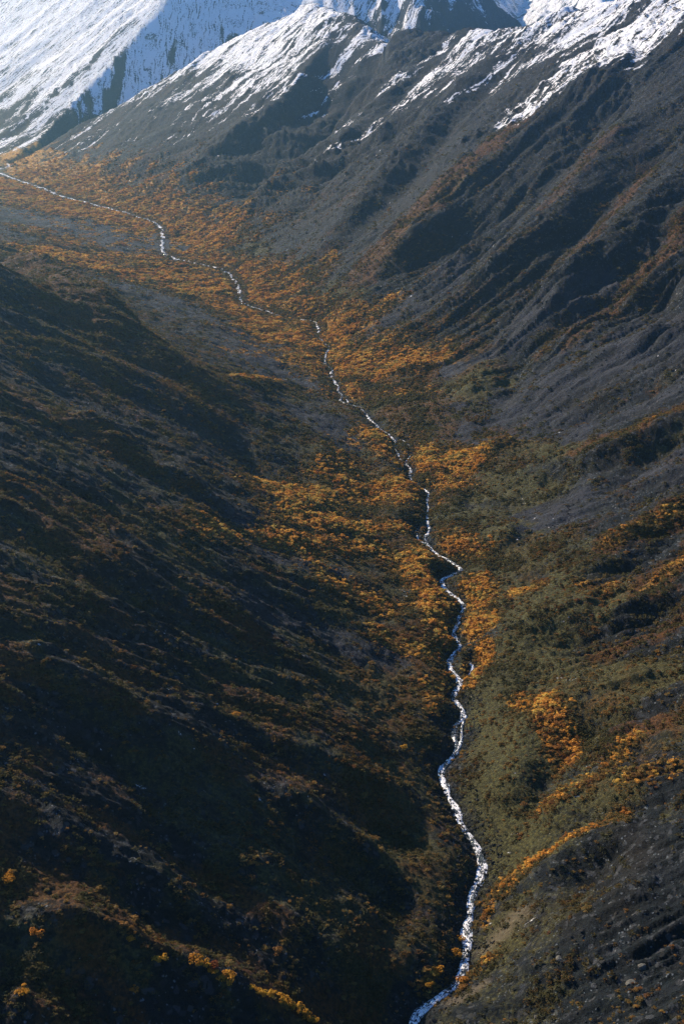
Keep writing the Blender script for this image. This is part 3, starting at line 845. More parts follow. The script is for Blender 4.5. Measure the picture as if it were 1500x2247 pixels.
idx = np.arange(nr * nc, dtype=np.int32).reshape(nr, nc)
quads = np.stack([idx[:-1, :-1], idx[:-1, 1:], idx[1:, 1:], idx[1:, :-1]], -1).reshape(-1, 4)
fd = d_[quads[:, 0]]; fh = hf_[quads[:, 0]]; fy = TY[quads[:, 0]]; fx = TX[quads[:, 0]]
spur_q = poly_dist(fx, fy, SPUR)[0]
region = np.where(np.abs(fd) < 1e9, np.where(fd > 0, 1, 2), 0)
region = np.where((fh < 9) & (np.abs(fd) < 190), 0, region)
region = np.where((fd > 0) & (spur_q > 95) & (fh > 9), 3, region)
region = np.where((fy > 1500) & (fx > -0.12 * fy) & (spur_q < 1e9) & (hf_[quads[:, 0]] > -50) & (fd > 620), 4, region)
NAMES = ['valley_floor', 'right_mountain', 'left_mountain', 'snowy_far_mountain', 'distant_mountain']
LABELS = ['broad valley floor of orange scrub and gravel along the stream', 'dark ribbed scree mountainside on the right with snow along its crest',
          'shadowed dark mountainside filling the left and lower left', 'hazy snow covered mountain flank at the upper left behind the spur',
          'blue shadowed snowy mountain at the top beyond the saddle']
for k in range(5):
    q = quads[region == k]
    if not len(q):
        continue
    used, inv = np.unique(q, return_inverse=True)
    vs = np.stack([TX[used], TY[used], TZ[used]], 1)
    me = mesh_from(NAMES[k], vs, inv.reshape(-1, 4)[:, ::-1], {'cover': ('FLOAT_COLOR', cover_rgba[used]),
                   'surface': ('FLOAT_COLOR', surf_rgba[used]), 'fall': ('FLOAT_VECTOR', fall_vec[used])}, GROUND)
    o = link(NAMES[k], me, kind='structure')
    o['label'] = LABELS[k]; o['category'] = 'mountain' if k else 'valley floor'
print('tris', len(quads) * 2)

# ------------------------------------------------------------------ stream
def water_material():
    m, nt, bsdf = new_mat('white water')
    w = NT(nt)
    at = w.node('ShaderNodeAttribute', attribute_name='flow').outputs['Vector']
    n1 = w.noise(at, 1.2, 5, .7)
    n2 = w.noise(at, .23, 3, .5)
    n3 = w.noise(at, .028, 2, .5)
    f = w.ramp(w.math('ADD', n1, w.math('ADD', w.math('MULTIPLY', w.math('SUBTRACT', n2, .5), .8), w.math('MULTIPLY', w.math('SUBTRACT', n3, .44), .6))), .50, .58)
    nt.links.new(w.mix(f, (.035, .045, .050), (.90, .91, .92)), bsdf.inputs['Base Color'])
    nt.links.new(w.math('ADD', .08, w.math('MULTIPLY', f, .45)), bsdf.inputs['Roughness'])
    bsdf.inputs['IOR'].default_value = 1.33
    bsdf.inputs['Specular IOR Level'].default_value = .3
    b = w.node('ShaderNodeBump'); b.inputs['Strength'].default_value = .9; b.inputs['Distance'].default_value = .35
    nt.links.new(n1, b.inputs['Height']); nt.links.new(b.outputs[0], bsdf.inputs['Normal'])
    return m

WATER = water_material()

def ribbon(P, scale, off):
    T = np.gradient(P, axis=0); T /= np.linalg.norm(T, axis=1, keepdims=True)
    N = np.stack([-T[:, 1], T[:, 0]], 1)
    L = np.r_[0, np.cumsum(np.hypot(*np.diff(P, axis=0).T))]
    k = np.linspace(-1, 1, 9)
    hw = half_width(P[:, 1]) * scale * np.clip(1 + .55 * noise(L / 7, L * 0 + off, 7) + .4 * noise(L / 23, L * 0 + off, 6), .22, 1.7)
    XY = P[:, None, :] + N[:, None, :] * (hw[:, None] * k[None, :])[:, :, None]
    x, y = XY[:, :, 0], XY[:, :, 1]
    z = stream_z(x, y) + .16 * noise(x / .9, y / .9, 8) + .12 * noise(x / 2.6, y / 2.6, 9) - .25 * (np.abs(k) ** 3)[None, :]
    flow = np.stack([L[:, None] * 1.1 + k * 0, hw[:, None] * k[None, :] * 2.6, z * 0 + off], -1)
    V = np.stack([x, y, z], -1).reshape(-1, 3)
    n, c = x.shape
    i = np.arange(n * c).reshape(n, c)
    Q = np.stack([i[:-1, :-1], i[:-1, 1:], i[1:, 1:], i[1:, :-1]], -1).reshape(-1, 4)
    return V, Q, flow.reshape(-1, 3)

V, Q, Fl, base_i = [], [], [], 0
for k, (P, sc) in enumerate([(resample(STREAM, .8), 1.0)] + [(resample(b, .7), .55) for b in BRAIDS]):
    v, q, f = ribbon(P, sc, 3.7 * k)
    v[:, 2] -= .004 * k
    V.append(v); Q.append(q + base_i); Fl.append(f); base_i += len(v)
stream = link('stream_water', mesh_from('stream_water', np.vstack(V), np.vstack(Q), {'flow': ('FLOAT_VECTOR', np.vstack(Fl))}, WATER), kind='structure')
stream['label'] = 'white foaming mountain stream winding down the middle of the valley'; stream['category'] = 'stream'

# ------------------------------------------------------------------ shrubs
rng = np.random.default_rng(7)

def leaf_material(name, cols):
    m, nt, bsdf = new_mat(name)
    w = NT(nt)
    oi = w.node('ShaderNodeObjectInfo')
    pos = w.node('ShaderNodeNewGeometry').outputs['Position']
    r = oi.outputs['Random']
    big = w.noise(oi.outputs['Location'], .045, 3, .5)
    f = w.math('ADD', w.math('MULTIPLY', r, .8), w.math('MULTIPLY', w.math('SUBTRACT', big, .44), 2.0))
    rampn = w.node('ShaderNodeValToRGB')
    cr = rampn.color_ramp
    while len(cr.elements) < len(cols):
        cr.elements.new(.5)
    for e, (p, c) in zip(cr.elements, cols):
        e.position = p; e.color = (*c, 1)
    nt.links.new(f, rampn.inputs[0])
    fine = w.noise(pos, 2.2, 2, .6)
    col = w.mix(w.ramp(fine, .35, .7), rampn.outputs[0], w.mix(.45, rampn.outputs[0], (.50, .22, .04)))
    nt.links.new(col, bsdf.inputs['Base Color'])
    bsdf.inputs['Roughness'].default_value = .75
    bsdf.inputs['Specular IOR Level'].default_value = .2
    # thin leaves pass some of the low sun
    tr = w.node('ShaderNodeBsdfTranslucent'); nt.links.new(col, tr.inputs[0])
    mx = w.node('ShaderNodeMixShader'); mx.inputs[0].default_value = .45
    nt.links.new(bsdf.outputs[0], mx.inputs[1]); nt.links.new(tr.outputs[0], mx.inputs[2])
    nt.links.new(mx.outputs[0], nt.nodes['Material Output'].inputs[0])
    return m

ORANGE_LEAF = leaf_material('autumn leaves', [(0.0, (.09, .078, .026)), (.14, (.24, .10, .028)), (.34, (.50, .215, .038)), (.60, (.80, .43, .072)), (.82, (.72, .52, .115)), (1.0, (.26, .23, .065))])
GOLD_LEAF = leaf_material('golden leaves', [(0.0, (.42, .17, .02)), (.5, (.52, .27, .025)), (1.0, (.58, .36, .035))])
RED_LEAF = leaf_material('dark red leaves', [(0.0, (.10, .018, .014)), (1.0, (.16, .035, .018))])
BARK, _nt, _b = new_mat('bark')
_b.inputs['Base Color'].default_value = (.055, .040, .030, 1); _b.inputs['Roughness'].default_value = .9

def crown_arrays(seed, n=300, lobes=8, leaf=.17):
    g = np.random.default_rng(seed)
    c = np.stack([g.normal(0, .42, lobes), g.normal(0, .42, lobes), g.uniform(.35, .95, lobes)], 1)
    r = g.uniform(.28, .50, lobes)
    k = g.integers(0, lobes, n)
    v = g.normal(0, 1, (n, 3)); v /= np.linalg.norm(v, axis=1, keepdims=True)
    v[:, 2] = np.abs(v[:, 2]) * .9 - .15
    p = c[k] + v * (r[k] * g.uniform(.75, 1.08, n) ** .6)[:, None]
    p[:, 2] = np.maximum(p[:, 2], .06)
    nrm = v * .6 + g.normal(0, .5, (n, 3)) + [0, 0, .5]; nrm /= np.linalg.norm(nrm, axis=1, keepdims=True)
    a = np.cross(nrm, g.normal(0, 1, (n, 3))); a /= np.linalg.norm(a, axis=1, keepdims=True)
    b = np.cross(nrm, a)
    s = (leaf * g.uniform(.6, 1.25, n))[:, None]
    V = np.stack([p - a * s, p + b * s * .7, p + a * s, p - b * s * .7], 1).reshape(-1, 3)
    Q = np.arange(n * 4).reshape(n, 4)
    return V, Q

def tube(p0, p1, r0, r1, n=5):
    p0, p1 = np.asarray(p0, float), np.asarray(p1, float)
    t = p1 - p0; t /= np.linalg.norm(t)
    a = np.cross(t, [.3, .9, .1]); a /= np.linalg.norm(a); b = np.cross(t, a)
    th = np.linspace(0, 2 * math.pi, n, endpoint=False)
    ring = np.cos(th)[:, None] * a + np.sin(th)[:, None] * b
    V = np.vstack([p0 + ring * r0, (p0 + p1) / 2 + ring * (r0 + r1) / 2 + b * .03, p1 + ring * r1])
    Q = [[j * n + i, j * n + (i + 1) % n, (j + 1) * n + (i + 1) % n, (j + 1) * n + i] for j in range(2) for i in range(n)]
    return V, np.array(Q)

CROWNS = [mesh_from('foliage', *crown_arrays(100 + k), mat=ORANGE_LEAF, smooth=False) for k in range(4)]
GOLD_CROWNS = [mesh_from('golden_foliage', *crown_arrays(200 + k, 420, 9, .13), mat=GOLD_LEAF, smooth=False) for k in range(4)]
RED_CROWN = mesh_from('red_foliage', *crown_arrays(300, 380, 8, .13), mat=RED_LEAF, smooth=False)
STEMS = []
for k in range(4):
    g = np.random.default_rng(k + 5)
    a = k * 1.7
    STEMS.append(mesh_from('stem', *tube((.06 * math.cos(a), .06 * math.sin(a), -.15), (.42 * math.cos(a), .42 * math.sin(a), .8), .045, .016), mat=BARK))

def on_ground(px):
    return cast(lambda x, y: terrain(x.ravel(), y.ravel())[0].reshape(x.shape), px, 900.0, 700)

def shrub(loc, size, crown, label, group=None, rz=0, parts=True, squash=1.0):
    if parts:
        e = link('shrub', None, loc=loc)
        link('foliage', crown, e)
        for s in STEMS[:3]:
            link('stem', s, e)
    else:
        e = link('shrub', crown, loc=loc)
    e.scale = (size, size, size * squash); e.rotation_euler = (0, 0, rz)
    e['label'] = label; e['category'] = 'shrub'
    if group: e['group'] = group
    return e

# single shrubs of the dark foreground ridge and the gorge
SINGLE = [
    ((428, 2112), 1.7, 0, 'thin orange yellow shrub at the upper end of the foreground ridge row'),
    ((444, 2120), 1.5, 1, 'low orange shrub second from the upper end of the foreground ridge row'),
    ((468, 2136), 1.2, 2, 'small dull yellow shrub between orange and golden shrubs on foreground ridge'),
    ((488, 2148), 1.2, 3, 'small golden shrub just left of the brightest shrub on the foreground ridge'),
    ((503, 2152), 1.9, 0, 'largest and brightest golden shrub in the middle of the foreground ridge'),
    ((552, 2170), .8, 1, 'tiny bright yellow shrub alone on the foreground ridge, right of the brightest shrub'),
    ((568, 2180), 1.2, 2, 'pale orange shrub on the foreground ridge left of a wider pair'),
    ((581, 2186), 1.3, 3, 'pale orange shrub on the foreground ridge right beside its twin'),
    ((597, 2184), 1.1, 1, 'round tan shrub standing just behind the foreground ridge crest'),
    ((616, 2196), 1.5, 0, 'yellow shrub heading the dense lower row on the foreground ridge'),
    ((630, 2204), 1.5, 2, 'golden orange shrub second in the dense lower row on foreground ridge'),
    ((644, 2214), 1.5, 3, 'golden orange shrub third in the dense lower row on foreground ridge'),
    ((658, 2224), 1.5, 1, 'orange shrub fourth in the dense lower row on foreground ridge'),
    ((673, 2234), 1.4, 0, 'orange shrub fifth in the dense lower row near the bottom edge'),
    ((688, 2243), 1.4, 2, 'last orange shrub of the foreground ridge row at the bottom edge'),
    ((349, 2110), 1.4, 3, 'lone small orange shrub on dark slope left of the ridge row'),
    ((293, 2176), 1.0, 1, 'lone tiny orange shrub on the dark rock near the bottom left'),
    ((286, 2066), 1.1, 0, 'small orange shrub above the lone one on the lower left slope'),
    ((18, 1936), 1.8, 2, 'golden shrub at the left edge on the lower left slope'),
    ((78, 2052), 1.5, 3, 'dull yellow shrub near the left edge above the bottom corner'),
    ((52, 2180), 1.4, 1, 'yellow shrub on the brown rib in the bottom left corner'),
    ((1000, 2096), 1.5, 0, 'yellow green shrub on the left bank of the lowest stream stretch'),
    ((1010, 2064), 1.1, 1, 'small golden shrub above the yellow green one beside the stream'),
    ((962, 2136), 1.6, 2, 'orange shrub on the left bank just above the stream bend'),
    ((940, 2166), 1.3, 3, 'small orange shrub lowest on the left bank at the stream bend'),
    ((1016, 2158), 1.6, 0, 'golden shrub on the right bank inside the lowest stream bend'),
    ((1072, 2004), 1.4, 1, 'orange shrub at the foot of the tan bare bank by the stream'),
    ((516, 1572), 1.3, 3, 'lone bright yellow shrub on the dark middle left slope'),
    ((887, 1644), 1.3, 2, 'lone orange shrub on the olive slope left of the narrow stream'),
]
pts = on_ground([s[0] for s in SINGLE])
for (px, size, k, label), p in zip(SINGLE, pts):
    shrub(p - [0, 0, .12], size * .85, GOLD_CROWNS[k], label, 'lone golden shrubs', rz=k * 1.3 + px[0])
p = on_ground([(472, 2128)])[0]
shrub(p - [0, 0, .1], 1.5, RED_CROWN, 'dark red shrub behind the golden row on the foreground ridge')

# cells of the ground sheet, to scatter over
ij = np.arange((nr - 1) * (nc - 1))
cell_area = (np.linalg.norm(np.cross(du, dv), axis=2)[:-1, :-1]).ravel()
cell_v = quads[:, 0]
inside = (np.abs(AZ[:-1, :-1].ravel()) < math.radians(21))

def scatter(weight, n, g):
    """n points on the ground sheet with probability weight x area."""
    wgt = np.where(inside, weight, 0) * cell_area
    c = np.cumsum(wgt)
    k = np.searchsorted(c, g.random(n) * c[-1])
    k = np.clip(k, 0, len(wgt) - 1)
    q = quads[k]
    a, b = g.random(n), g.random(n)
    V = np.stack([TX, TY, TZ], 1)
    p = ((V[q[:, 0]] * (1 - a)[:, None] + V[q[:, 1]] * a[:, None]) * (1 - b)[:, None]
         + (V[q[:, 3]] * (1 - a)[:, None] + V[q[:, 2]] * a[:, None]) * b[:, None])
    return p, q[:, 0]

def instancer(name, P, rot, scale, pick, sources, label):
    me = bpy.data.meshes.new(name)
    me.vertices.add(len(P)); me.vertices.foreach_set('co', np.asarray(P, F32).ravel())
    for nm, kind, arr in (('rot', 'FLOAT_VECTOR', rot), ('siz', 'FLOAT_VECTOR', scale), ('pick', 'INT', pick)):
        at = me.attributes.new(nm, kind, 'POINT')
        at.data.foreach_set('vector' if kind == 'FLOAT_VECTOR' else 'value', np.asarray(arr, F32 if kind != 'INT' else np.int32).ravel())
    o = link(name, me, kind='stuff')
    o['label'] = label; o['category'] = name.replace('_', ' ')
    ng = bpy.data.node_groups.new(name, 'GeometryNodeTree')
    ng.interface.new_socket('Geometry', in_out='INPUT', socket_type='NodeSocketGeometry')
    ng.interface.new_socket('Geometry', in_out='OUTPUT', socket_type='NodeSocketGeometry')
    N, Lk = ng.nodes, ng.links
    gi, go = N.new('NodeGroupInput'), N.new('NodeGroupOutput')
    m2p = N.new('GeometryNodeMeshToPoints')
    iop = N.new('GeometryNodeInstanceOnPoints')
    join = N.new('GeometryNodeJoinGeometry')
    # joined instances come out in reverse link order, which does not matter for a random pick
    for s in sources:
        oi = N.new('GeometryNodeObjectInfo'); oi.inputs['Object'].default_value = s
        oi.transform_space = 'ORIGINAL'; oi.inputs['As Instance'].default_value = True
        Lk.new(oi.outputs['Geometry'], join.inputs[0])
    def attr(nm, t):
        a = N.new('GeometryNodeInputNamedAttribute'); a.data_type = t; a.inputs['Name'].default_value = nm
        return a.outputs['Attribute']
    e2r = N.new('FunctionNodeEulerToRotation')
    Lk.new(attr('rot', 'FLOAT_VECTOR'), e2r.inputs[0])
    Lk.new(gi.outputs[0], m2p.inputs['Mesh'])
    Lk.new(m2p.outputs[0], iop.inputs['Points'])
    Lk.new(join.outputs[0], iop.inputs['Instance'])
    iop.inputs['Pick Instance'].default_value = True
    Lk.new(attr('pick', 'INT'), iop.inputs['Instance Index'])
    Lk.new(e2r.outputs[0], iop.inputs['Rotation'])
    Lk.new(attr('siz', 'FLOAT_VECTOR'), iop.inputs['Scale'])
    Lk.new(iop.outputs[0], go.inputs[0])
    md = o.modifiers.new('scatter', 'NODES'); md.node_group = ng
    return o

# thickets: first the individuals that show largest, then the mass
ZONES = [  # picture point near the zone's middle, radius m, count, label
    ((1180, 1580), 13, 20, 'rust orange shrub in the gully thicket right of the big olive knoll'),
    ((1230, 1850), 16, 20, 'orange shrub in the slanting strip above the dark scree, right of the stream'),
    ((1310, 1700), 16, 18, 'orange shrub in the strip climbing from the gully past a small olive knoll'),
    ((1450, 1690), 12, 16, 'orange shrub in the strip at the right edge above the boulder slope'),
    ((1030, 1490), 8, 14, 'golden orange shrub on the right bank by the gravel island'),
    ((1055, 1340), 13, 26, 'orange shrub right of the stream where it bends past the widest foam'),
    ((930, 1330), 18, 34, 'rust shrub in the thicket left of the middle stream'),
    ((790, 1310), 18, 30, 'orange shrub in the slanting thicket left of the middle stream and olive mound'),
    ((1000, 1210), 16, 26, 'orange shrub on the lobe above the hooked stream bend'),
    ((780, 1195), 26, 30, 'bright orange shrub in the long curved thicket crossing the left valley floor'),
    ((900, 1420), 12, 16, 'orange shrub in the small patch above the left gorge slope'),
]
gsh = np.random.default_rng(21)
shrub_w = np.clip((orange[cell_v] - .06) / .85, 0, 1) ** 1.6 * (.35 + .65 * sstep(-.35, .2, noise(TX / 8, TY / 8, 150)[cell_v]))
zc = on_ground([z[0] for z in ZONES])
taken = []
for (px, rad, cnt, label), c in zip(ZONES, zc):
    w_ = shrub_w ** .35 * (np.hypot(TX[cell_v] - c[0], TY[cell_v] - c[1]) < rad * 1.3)
    if (w_ * cell_area).sum() <= 0:
        continue
    P, vi = scatter(w_, cnt * 12, gsh)
    kind, where = label.split(' shrub ')
    mine = []
    for p in P:
        if len(mine) >= cnt:
            break
        if all((p[0] - t[0]) ** 2 + (p[1] - t[1]) ** 2 > 3.4 for t in taken[-400:]):
            taken.append(p)
            s = .78 * gsh.uniform(.5, 1.6)
            o = shrub(p - [0, 0, .1], s, CROWNS[int(gsh.integers(0, 4))], label, kind + ' shrubs ' + where,
                      rz=gsh.uniform(0, 6.28), parts=False, squash=gsh.uniform(.7, 1.0))
            mine.append((o, *project(p[0], p[1], p[2])[:2], s))
    free = list(mine)
    for word, key, pick in (('leftmost', 1, min), ('rightmost', 1, max), ('uppermost', 2, min), ('lowest', 2, max), ('largest', 3, max), ('smallest', 3, min)):
        if len(free) > 1:
            best = pick(free, key=lambda r: r[key])
            best[0]['label'] = word + ' ' + label
            free.remove(best)
SRC = [o for o in bpy.data.objects if o.type == 'MESH' and o.data in CROWNS]
SRC = [next(o for o in SRC if o.data == m) for m in CROWNS]

gth = np.random.default_rng(33)
dist_w = np.interp(TY[cell_v], [250, 500, 900, 1400, 1700], [1.0, .8, .42, .22, .0])
P, vi = scatter(shrub_w * dist_w, 110000, gth)
n = len(P)
far_s = np.interp(P[:, 1], [300, 700, 1200], [1.0, 1.15, 1.7])
sz = np.clip(gth.lognormal(-.62, .42, n), .22, 1.5) * far_s * np.clip(orange[vi] + .25, .5, 1.15)
rot = np.stack([gth.uniform(-.15, .15, n), gth.uniform(-.15, .15, n), gth.uniform(0, 6.28, n)], 1)
siz = np.stack([sz, sz, sz * gth.uniform(.6, .95, n)], 1)
instancer('dwarf_shrubbery', P - [0, 0, .15], rot, siz, gth.integers(0, 4, n), SRC, 'dense orange and rust dwarf scrub carpeting the valley floor and gullies')
# brown and olive dwarf shrubs that fringe the orange
OLIVE_CROWN = leaf_material('olive brown leaves', [(0.0, (.045, .048, .022)), (.3, (.095, .092, .034)), (.6, (.155, .130, .040)), (.85, (.20, .115, .030)), (1.0, (.12, .055, .022))])
FRINGE = []
for k, (px, label) in enumerate([((1130, 1010), 'olive brown dwarf shrub among the mounds right of the middle stream'),
                                 ((860, 1560), 'olive brown dwarf shrub on the mossy slope left of the narrow stream')]):
    me = mesh_from('foliage', *crown_arrays(400 + k, 240, 8, .17), mat=OLIVE_CROWN, smooth=False)
    FRINGE.append(shrub(on_ground([px])[0], .9, me, label, parts=False))
gf = np.random.default_rng(61)
wide = np.clip(COV['o'] * 1.6, 0, 1) * np.clip(1.35 - orange, .42, 1) + .16 * np.clip(COV['g'], 0, 1) + .10 * heath * (np.abs(d_) < 140)
w_ = wide[cell_v] * np.interp(TY[cell_v], [200, 500, 900, 1400, 1600], [1.0, .7, .35, .15, 0]) * (1 - wet[cell_v]) * (1 - np.clip(COV['s'], 0, 1)[cell_v]) * (.2 + .8 * sstep(-.2, .35, noise(TX / 11, TY / 11, 160)[cell_v]))
P, vi = scatter(w_, 80000, gf)
n = len(P)
sz = np.clip(gf.lognormal(-.75, .4, n), .2, 1.2) * np.interp(P[:, 1], [300, 700, 1200], [1.0, 1.15, 1.7])
rot = np.stack([gf.uniform(-.15, .15, n), gf.uniform(-.15, .15, n), gf.uniform(0, 6.28, n)], 1)
siz = np.stack([sz, sz, sz * gf.uniform(.5, .85, n)], 1)
instancer('olive_shrubbery', P - [0, 0, .12], rot, siz, gf.integers(0, 2, n), FRINGE, 'olive and brown dwarf scrub fringing the orange thickets')

# tufts: the low tundra plants that roughen the near slopes
def tuft_arrays(seed, n=26):
    g = np.random.default_rng(seed)
    p = np.stack([g.normal(0, .5, n), g.normal(0, .5, n), np.zeros(n)], 1)
    p[:, 2] = np.clip(.75 - .5 * np.hypot(p[:, 0], p[:, 1]) + g.uniform(-.2, .2, n), .08, 1)
    a = g.normal(0, 1, (n, 3)); a[:, 2] *= .3; a /= np.linalg.norm(a, axis=1, keepdims=True)
    up = np.array([0, 0, .55]) + g.normal(0, .7, (n, 3)); up /= np.linalg.norm(up, axis=1, keepdims=True)
    s = g.uniform(.2, .42, n)[:, None]
    V = np.stack([p - a * s, p - up * s * .5, p + a * s, p + up * s], 1).reshape(-1, 3)
    return V, np.arange(n * 4).reshape(n, 4)

OLIVE_LEAF = leaf_material('olive tundra leaves', [(0.0, (.040, .045, .022)), (.3, (.052, .050, .020)), (.6, (.075, .062, .023)), (.85, (.090, .055, .018)), (1.0, (.11, .050, .014))])
for nd in OLIVE_LEAF.node_tree.nodes:
    if nd.type == 'MIX' and tuple(round(v, 2) for v in nd.inputs[7].default_value)[:3] == (.50, .22, .04):
        nd.inputs[7].default_value = (.13, .11, .04, 1)
TUFTS = [mesh_from('tuft', *tuft_arrays(700 + k), mat=OLIVE_LEAF, smooth=False) for k in range(3)]
TSRC = []
for (px, label), me in zip([((565, 2215), 'small olive tuft on the foreground ridge below the golden shrubs'),
                            ((1340, 2140), 'small yellowish tuft among the rocks of the lower right slope'),
                            ((1225, 2172), 'single yellowish grass tuft near the bottom of the boulder slope')], TUFTS):
    o = link('grass_tuft', None, loc=on_ground([px])[0])
    o['label'] = label; o['category'] = 'grass tuft'
    TSRC.append(link('blades', me, o, kind='stuff'))
gt = np.random.default_rng(44)
w_ = np.clip(olive[cell_v] * .9 + heath[cell_v] * .9, 0, 1) ** 1.3 * np.interp(TY[cell_v], [150, 400, 800, 1150], [1, .6, .22, 0]) \
    * (.12 + sstep(-.1, .5, noise(TX / 15, TY / 15, 140)[cell_v] + .6 * noise(TX / 5, TY / 5, 141)[cell_v]))
w_ = w_ * np.where(d_[cell_v] < 0, .55, 1) * np.clip(1 - .9 * COV['g'], 0, 1)[cell_v]
P, vi = scatter(w_, 60000, gt)
n = len(P)
sz = gt.uniform(.35, .95, n) * np.interp(P[:, 1], [250, 600, 1100], [1, 1.5, 2.3])
rot = np.stack([gt.uniform(-.2, .2, n), gt.uniform(-.2, .2, n), gt.uniform(0, 6.28, n)], 1)
siz = np.stack([sz, sz, sz * gt.uniform(.6, 1.1, n)], 1)
instancer('tundra_vegetation', P - [0, 0, .05], rot, siz, gt.integers(0, 3, n), TSRC, 'low olive and brown tundra plants covering the slopes')

# ------------------------------------------------------------------ boulders and scree
STONE, _nt, _b = new_mat('slate stone')
_w = NT(_nt)
_oi = _w.node('ShaderNodeObjectInfo')
_n = _w.noise(_w.node('ShaderNodeNewGeometry').outputs['Position'], 2.5, 4, .6)
_c = _w.mix(_oi.outputs['Random'], (.005, .008, .011), (.018, .020, .023))
_nt.links.new(_w.mix(_w.ramp(_n, .35, .7), _c, _w.mix(.5, _c, (.045, .040, .032))), _b.inputs['Base Color'])
_b.inputs['Roughness'].default_value = .95
_b.inputs['Specular IOR Level'].default_value = .1

def stone_mesh(seed, sub=1):
    import bmesh
    g = np.random.default_rng(seed)
    bm = bmesh.new()
    bmesh.ops.create_icosphere(bm, subdivisions=sub, radius=1)
    ax = g.uniform(.55, 1.2, 3); ax[2] *= .62
    planes = g.normal(0, 1, (7, 3)); planes /= np.linalg.norm(planes, axis=1, keepdims=True)
    for v in bm.verts:
        c = np.array(v.co)
        for p in planes:
            k = c @ p
            if k > .62:
                c = c - p * (k - .62)
        c = c * ax * (1 + g.normal(0, .05))
        v.co = c
    me = bpy.data.meshes.new('boulder')
    bm.to_mesh(me); bm.free()
    me.materials.append(STONE)
    return me

STONES = [stone_mesh(500 + k, 2) for k in range(5)]
PALE_STONE, _, _b = new_mat('pale lichened stone')
_b.inputs['Base Color'].default_value = (.075, .074, .066, 1); _b.inputs['Roughness'].default_value = .95
PALE_STONES = []
for me in STONES:
    me = me.copy(); me.materials[0] = PALE_STONE; PALE_STONES.append(me)
PEBBLES = [stone_mesh(600 + k, 1) for k in range(4)]
BOULDERS = [
    ((1228, 2102), 1.5, 0, 'pale rounded boulder with a dark overhang low on the boulder slope'),
    ((1238, 2112), 1.3, 1, 'dark boulder tucked against the pale rounded one on the boulder slope'),
    ((1410, 2122), 2.0, 2, 'largest pale slab tilted on the lower right boulder slope'),
    ((1322, 2112), 1.5, 3, 'dark squat boulder between the two pale ones on the lower right slope'),
    ((1290, 2128), 1.0, 4, 'small grey boulder below the dark squat one on the lower right slope'),
    ((1385, 2155), 1.6, 0, 'flat pale rock below the largest slab on the lower right slope'),
    ((1340, 2024), 1.7, 1, 'long grey brown boulder high on the lower right boulder slope'),
    ((1352, 2004), 1.1, 2, 'small boulder just above the long grey brown one'),
    ((1390, 2008), .9, 3, 'angular pale boulder right of the long grey brown one'),
    ((1178, 2032), 1.0, 4, 'lone pale boulder above the tan bank right of the stream'),
    ((1280, 2042), 1.1, 0, 'grey boulder left of the long grey brown one on the right slope'),
    ((1440, 2000), .9, 1, 'small blocky boulder near the right edge high on the boulder slope'),
    ((1480, 2056), 1.1, 2, 'dark boulder at the right edge of the boulder slope'),
    ((1455, 2095), 1.2, 3, 'dark angular boulder above and right of the largest slab'),
    ((1260, 2155), 1.3, 4, 'dark boulder left of the small yellow grass patch, near the bottom'),
    ((1495, 2135), 1.3, 0, 'grey boulder at the right edge beside the largest slab'),
    ((1318, 2235), 1.2, 1, 'upright narrow boulder at the bottom edge of the right slope'),
    ((1175, 2232), 1.0, 2, 'small pale boulder at the bottom edge right of the stream'),
    ((1130, 2172), .9, 3, 'small grey boulder above the bottom stream bend on the right'),
]
pts = on_ground([b[0] for b in BOULDERS])
gb = np.random.default_rng(3)
for (px, r, k, label), p in zip(BOULDERS, pts):
    o = link('boulder', (PALE_STONES if 'pale' in label.split(' boulder')[0] and not label.startswith('dark') else STONES)[k], loc=p - [0, 0, r * .2])
    r *= .78
    o.scale = (r, r, r); o.rotation_euler = (gb.uniform(-.3, .3), gb.uniform(-.3, .3), gb.uniform(0, 6.28))
    o['label'] = label; o['category'] = 'boulder'; o['group'] = 'boulders on the lower right slope'
bw = np.clip(1 - olive[cell_v] - orange[cell_v] * 2, 0, 1) * (d_[cell_v] > 12) * (hf_[cell_v] > 4) * sstep(330, 250, TY[cell_v])
P, vi = scatter(bw, 90, gb)
def small_rock(me, p, sc, rot):
    """A rock named after the boulder it lies nearest to."""
    u, v, _ = project(*p)
    near = min(BOULDERS, key=lambda b: (b[0][0] - u) ** 2 + (b[0][1] - v) ** 2)
    words = near[3].split(' ')
    stop = next((i for i, w in enumerate(words) if w in ('boulder', 'rock', 'slab', 'one')), 3)
    side = 'left of' if u < near[0][0] else 'right of'
    hgt = 'above and ' if v < near[0][1] else 'below and '
    o = link('small_rock', me, loc=p)
    o.scale = sc; o.rotation_euler = rot
    o['label'] = 'small dark rock ' + hgt + side + ' the ' + ' '.join(words[:stop + 1])
    o['category'] = 'rock'; o['group'] = 'small rocks ' + hgt + side + ' the ' + ' '.join(words[:stop + 1])
    return o
for p in P:
    r = gb.uniform(.28, .6)
    small_rock(STONES[int(gb.integers(0, 5))], p - [0, 0, .1], (r, r * gb.uniform(.7, 1.2), r), (gb.uniform(-.4, .4), gb.uniform(-.4, .4), gb.uniform(0, 6.28)))
PSRC = []
for k, me in enumerate(PEBBLES):
    p = pts[0] + [3 + k * 2.1, 4 - k * 1.3, 0]
    z = terrain(np.array([p[0]]), np.array([p[1]]))[0][0]
    o = small_rock(me, np.array([p[0], p[1], z]), (.6, .6, .6), (0, 0, k))
    PSRC.append(o)
gp = np.random.default_rng(5)
veg = np.clip(olive + heath * .7 + orange * 2, 0, 1)[cell_v]
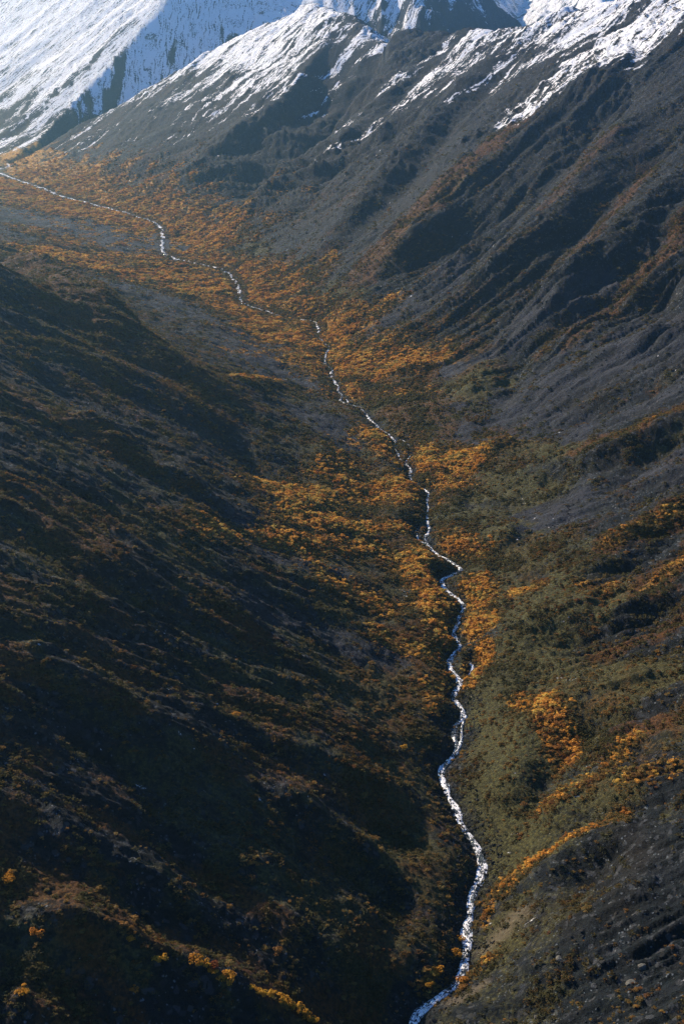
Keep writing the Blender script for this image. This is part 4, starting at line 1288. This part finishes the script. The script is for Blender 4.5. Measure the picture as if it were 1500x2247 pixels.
w_ = np.clip(1 - veg, .04, 1) * np.interp(TY[cell_v], [180, 330, 600, 1000, 1300], [1.6, 1, .45, .16, 0]) * np.where(d_[cell_v] > 0, 1, .35) * (1 - SNOW[cell_v])
P, vi = scatter(w_, 70000, gp)
n = len(P)
sz = np.clip(gp.exponential(.08, n) + .07, .07, .6) * np.interp(P[:, 1], [250, 600, 1200], [1, 1.5, 2.6])
siz = sz[:, None] * gp.uniform(.7, 1.3, (n, 3))
rot = gp.uniform(-.5, .5, (n, 3)); rot[:, 2] = gp.uniform(0, 6.28, n)
instancer('scree_rubble', P, rot, siz, gp.integers(0, 4, n), PSRC, 'loose dark scree stones lying over the mountainsides')
# stones of the stream bed
w_ = (COV['stream'][cell_v] > .62) * np.interp(TY[cell_v], [250, 500, 800, 1000], [1, .9, .3, 0])
P, vi = scatter(w_, 14000, gp)
n = len(P)
sz = np.clip(gp.exponential(.17, n) + .14, .1, .9)
siz = sz[:, None] * gp.uniform(.7, 1.3, (n, 3))
rot = gp.uniform(-.5, .5, (n, 3)); rot[:, 2] = gp.uniform(0, 6.28, n)
nb = 5200
k = gp.integers(0, len(STREAM), nb); k = k[STREAM[k, 1] < 950]; nb = len(k)
T = np.gradient(STREAM, axis=0); T /= np.linalg.norm(T, axis=1, keepdims=True)
off = gp.normal(0, 1.0, nb) * half_width(STREAM[k, 1]) * 1.0
bx, by = STREAM[k, 0] - T[k, 1] * off, STREAM[k, 1] + T[k, 0] * off
bs = np.clip(gp.exponential(.16, nb) + .14, .12, .75)
P = np.vstack([P, np.stack([bx, by, stream_z(bx, by) - bs * .1], 1)])
siz = np.vstack([siz, bs[:, None] * gp.uniform(.7, 1.3, (nb, 3))])
r2 = gp.uniform(-.5, .5, (nb, 3)); r2[:, 2] = gp.uniform(0, 6.28, nb)
rot = np.vstack([rot, r2]); n = len(P)
instancer('stream_gravel', P, rot, siz, gp.integers(0, 4, n), PSRC, 'dark stones lining and breaking the stream bed')

# ------------------------------------------------------------------ haze
HAZE_DENSITY = 1.45e-4
x0, x1, y0, y1 = TX.min() - 30, TX.max() + 30, min(TY.min(), 0) - 60, TY.max() + 30
z0, z1 = TZ.min() - 1.0, max(TZ.max(), 0) + 20
HV = [(x, y, z) for z in (z0, z1) for y in (y0, y1) for x in (x0, x1)]
HQ = [(0, 2, 3, 1), (4, 5, 7, 6), (0, 1, 5, 4), (2, 6, 7, 3), (0, 4, 6, 2), (1, 3, 7, 5)]
haze = link('haze', mesh_from('haze', HV, HQ, smooth=False), kind='stuff')
haze['label'] = 'thin pale haze filling the valley air'; haze['category'] = 'haze'
hm = bpy.data.materials.new('haze'); hm.use_nodes = True
hn = hm.node_tree; hn.nodes.clear()
pv = hn.nodes.new('ShaderNodeVolumePrincipled')
pv.inputs['Color'].default_value = (.36, .72, 1.0, 1)
pv.inputs['Density'].default_value = HAZE_DENSITY
pv.inputs['Anisotropy'].default_value = .8
ho = hn.nodes.new('ShaderNodeOutputMaterial')
hn.links.new(pv.outputs[0], ho.inputs['Volume'])
haze.data.materials.append(hm)
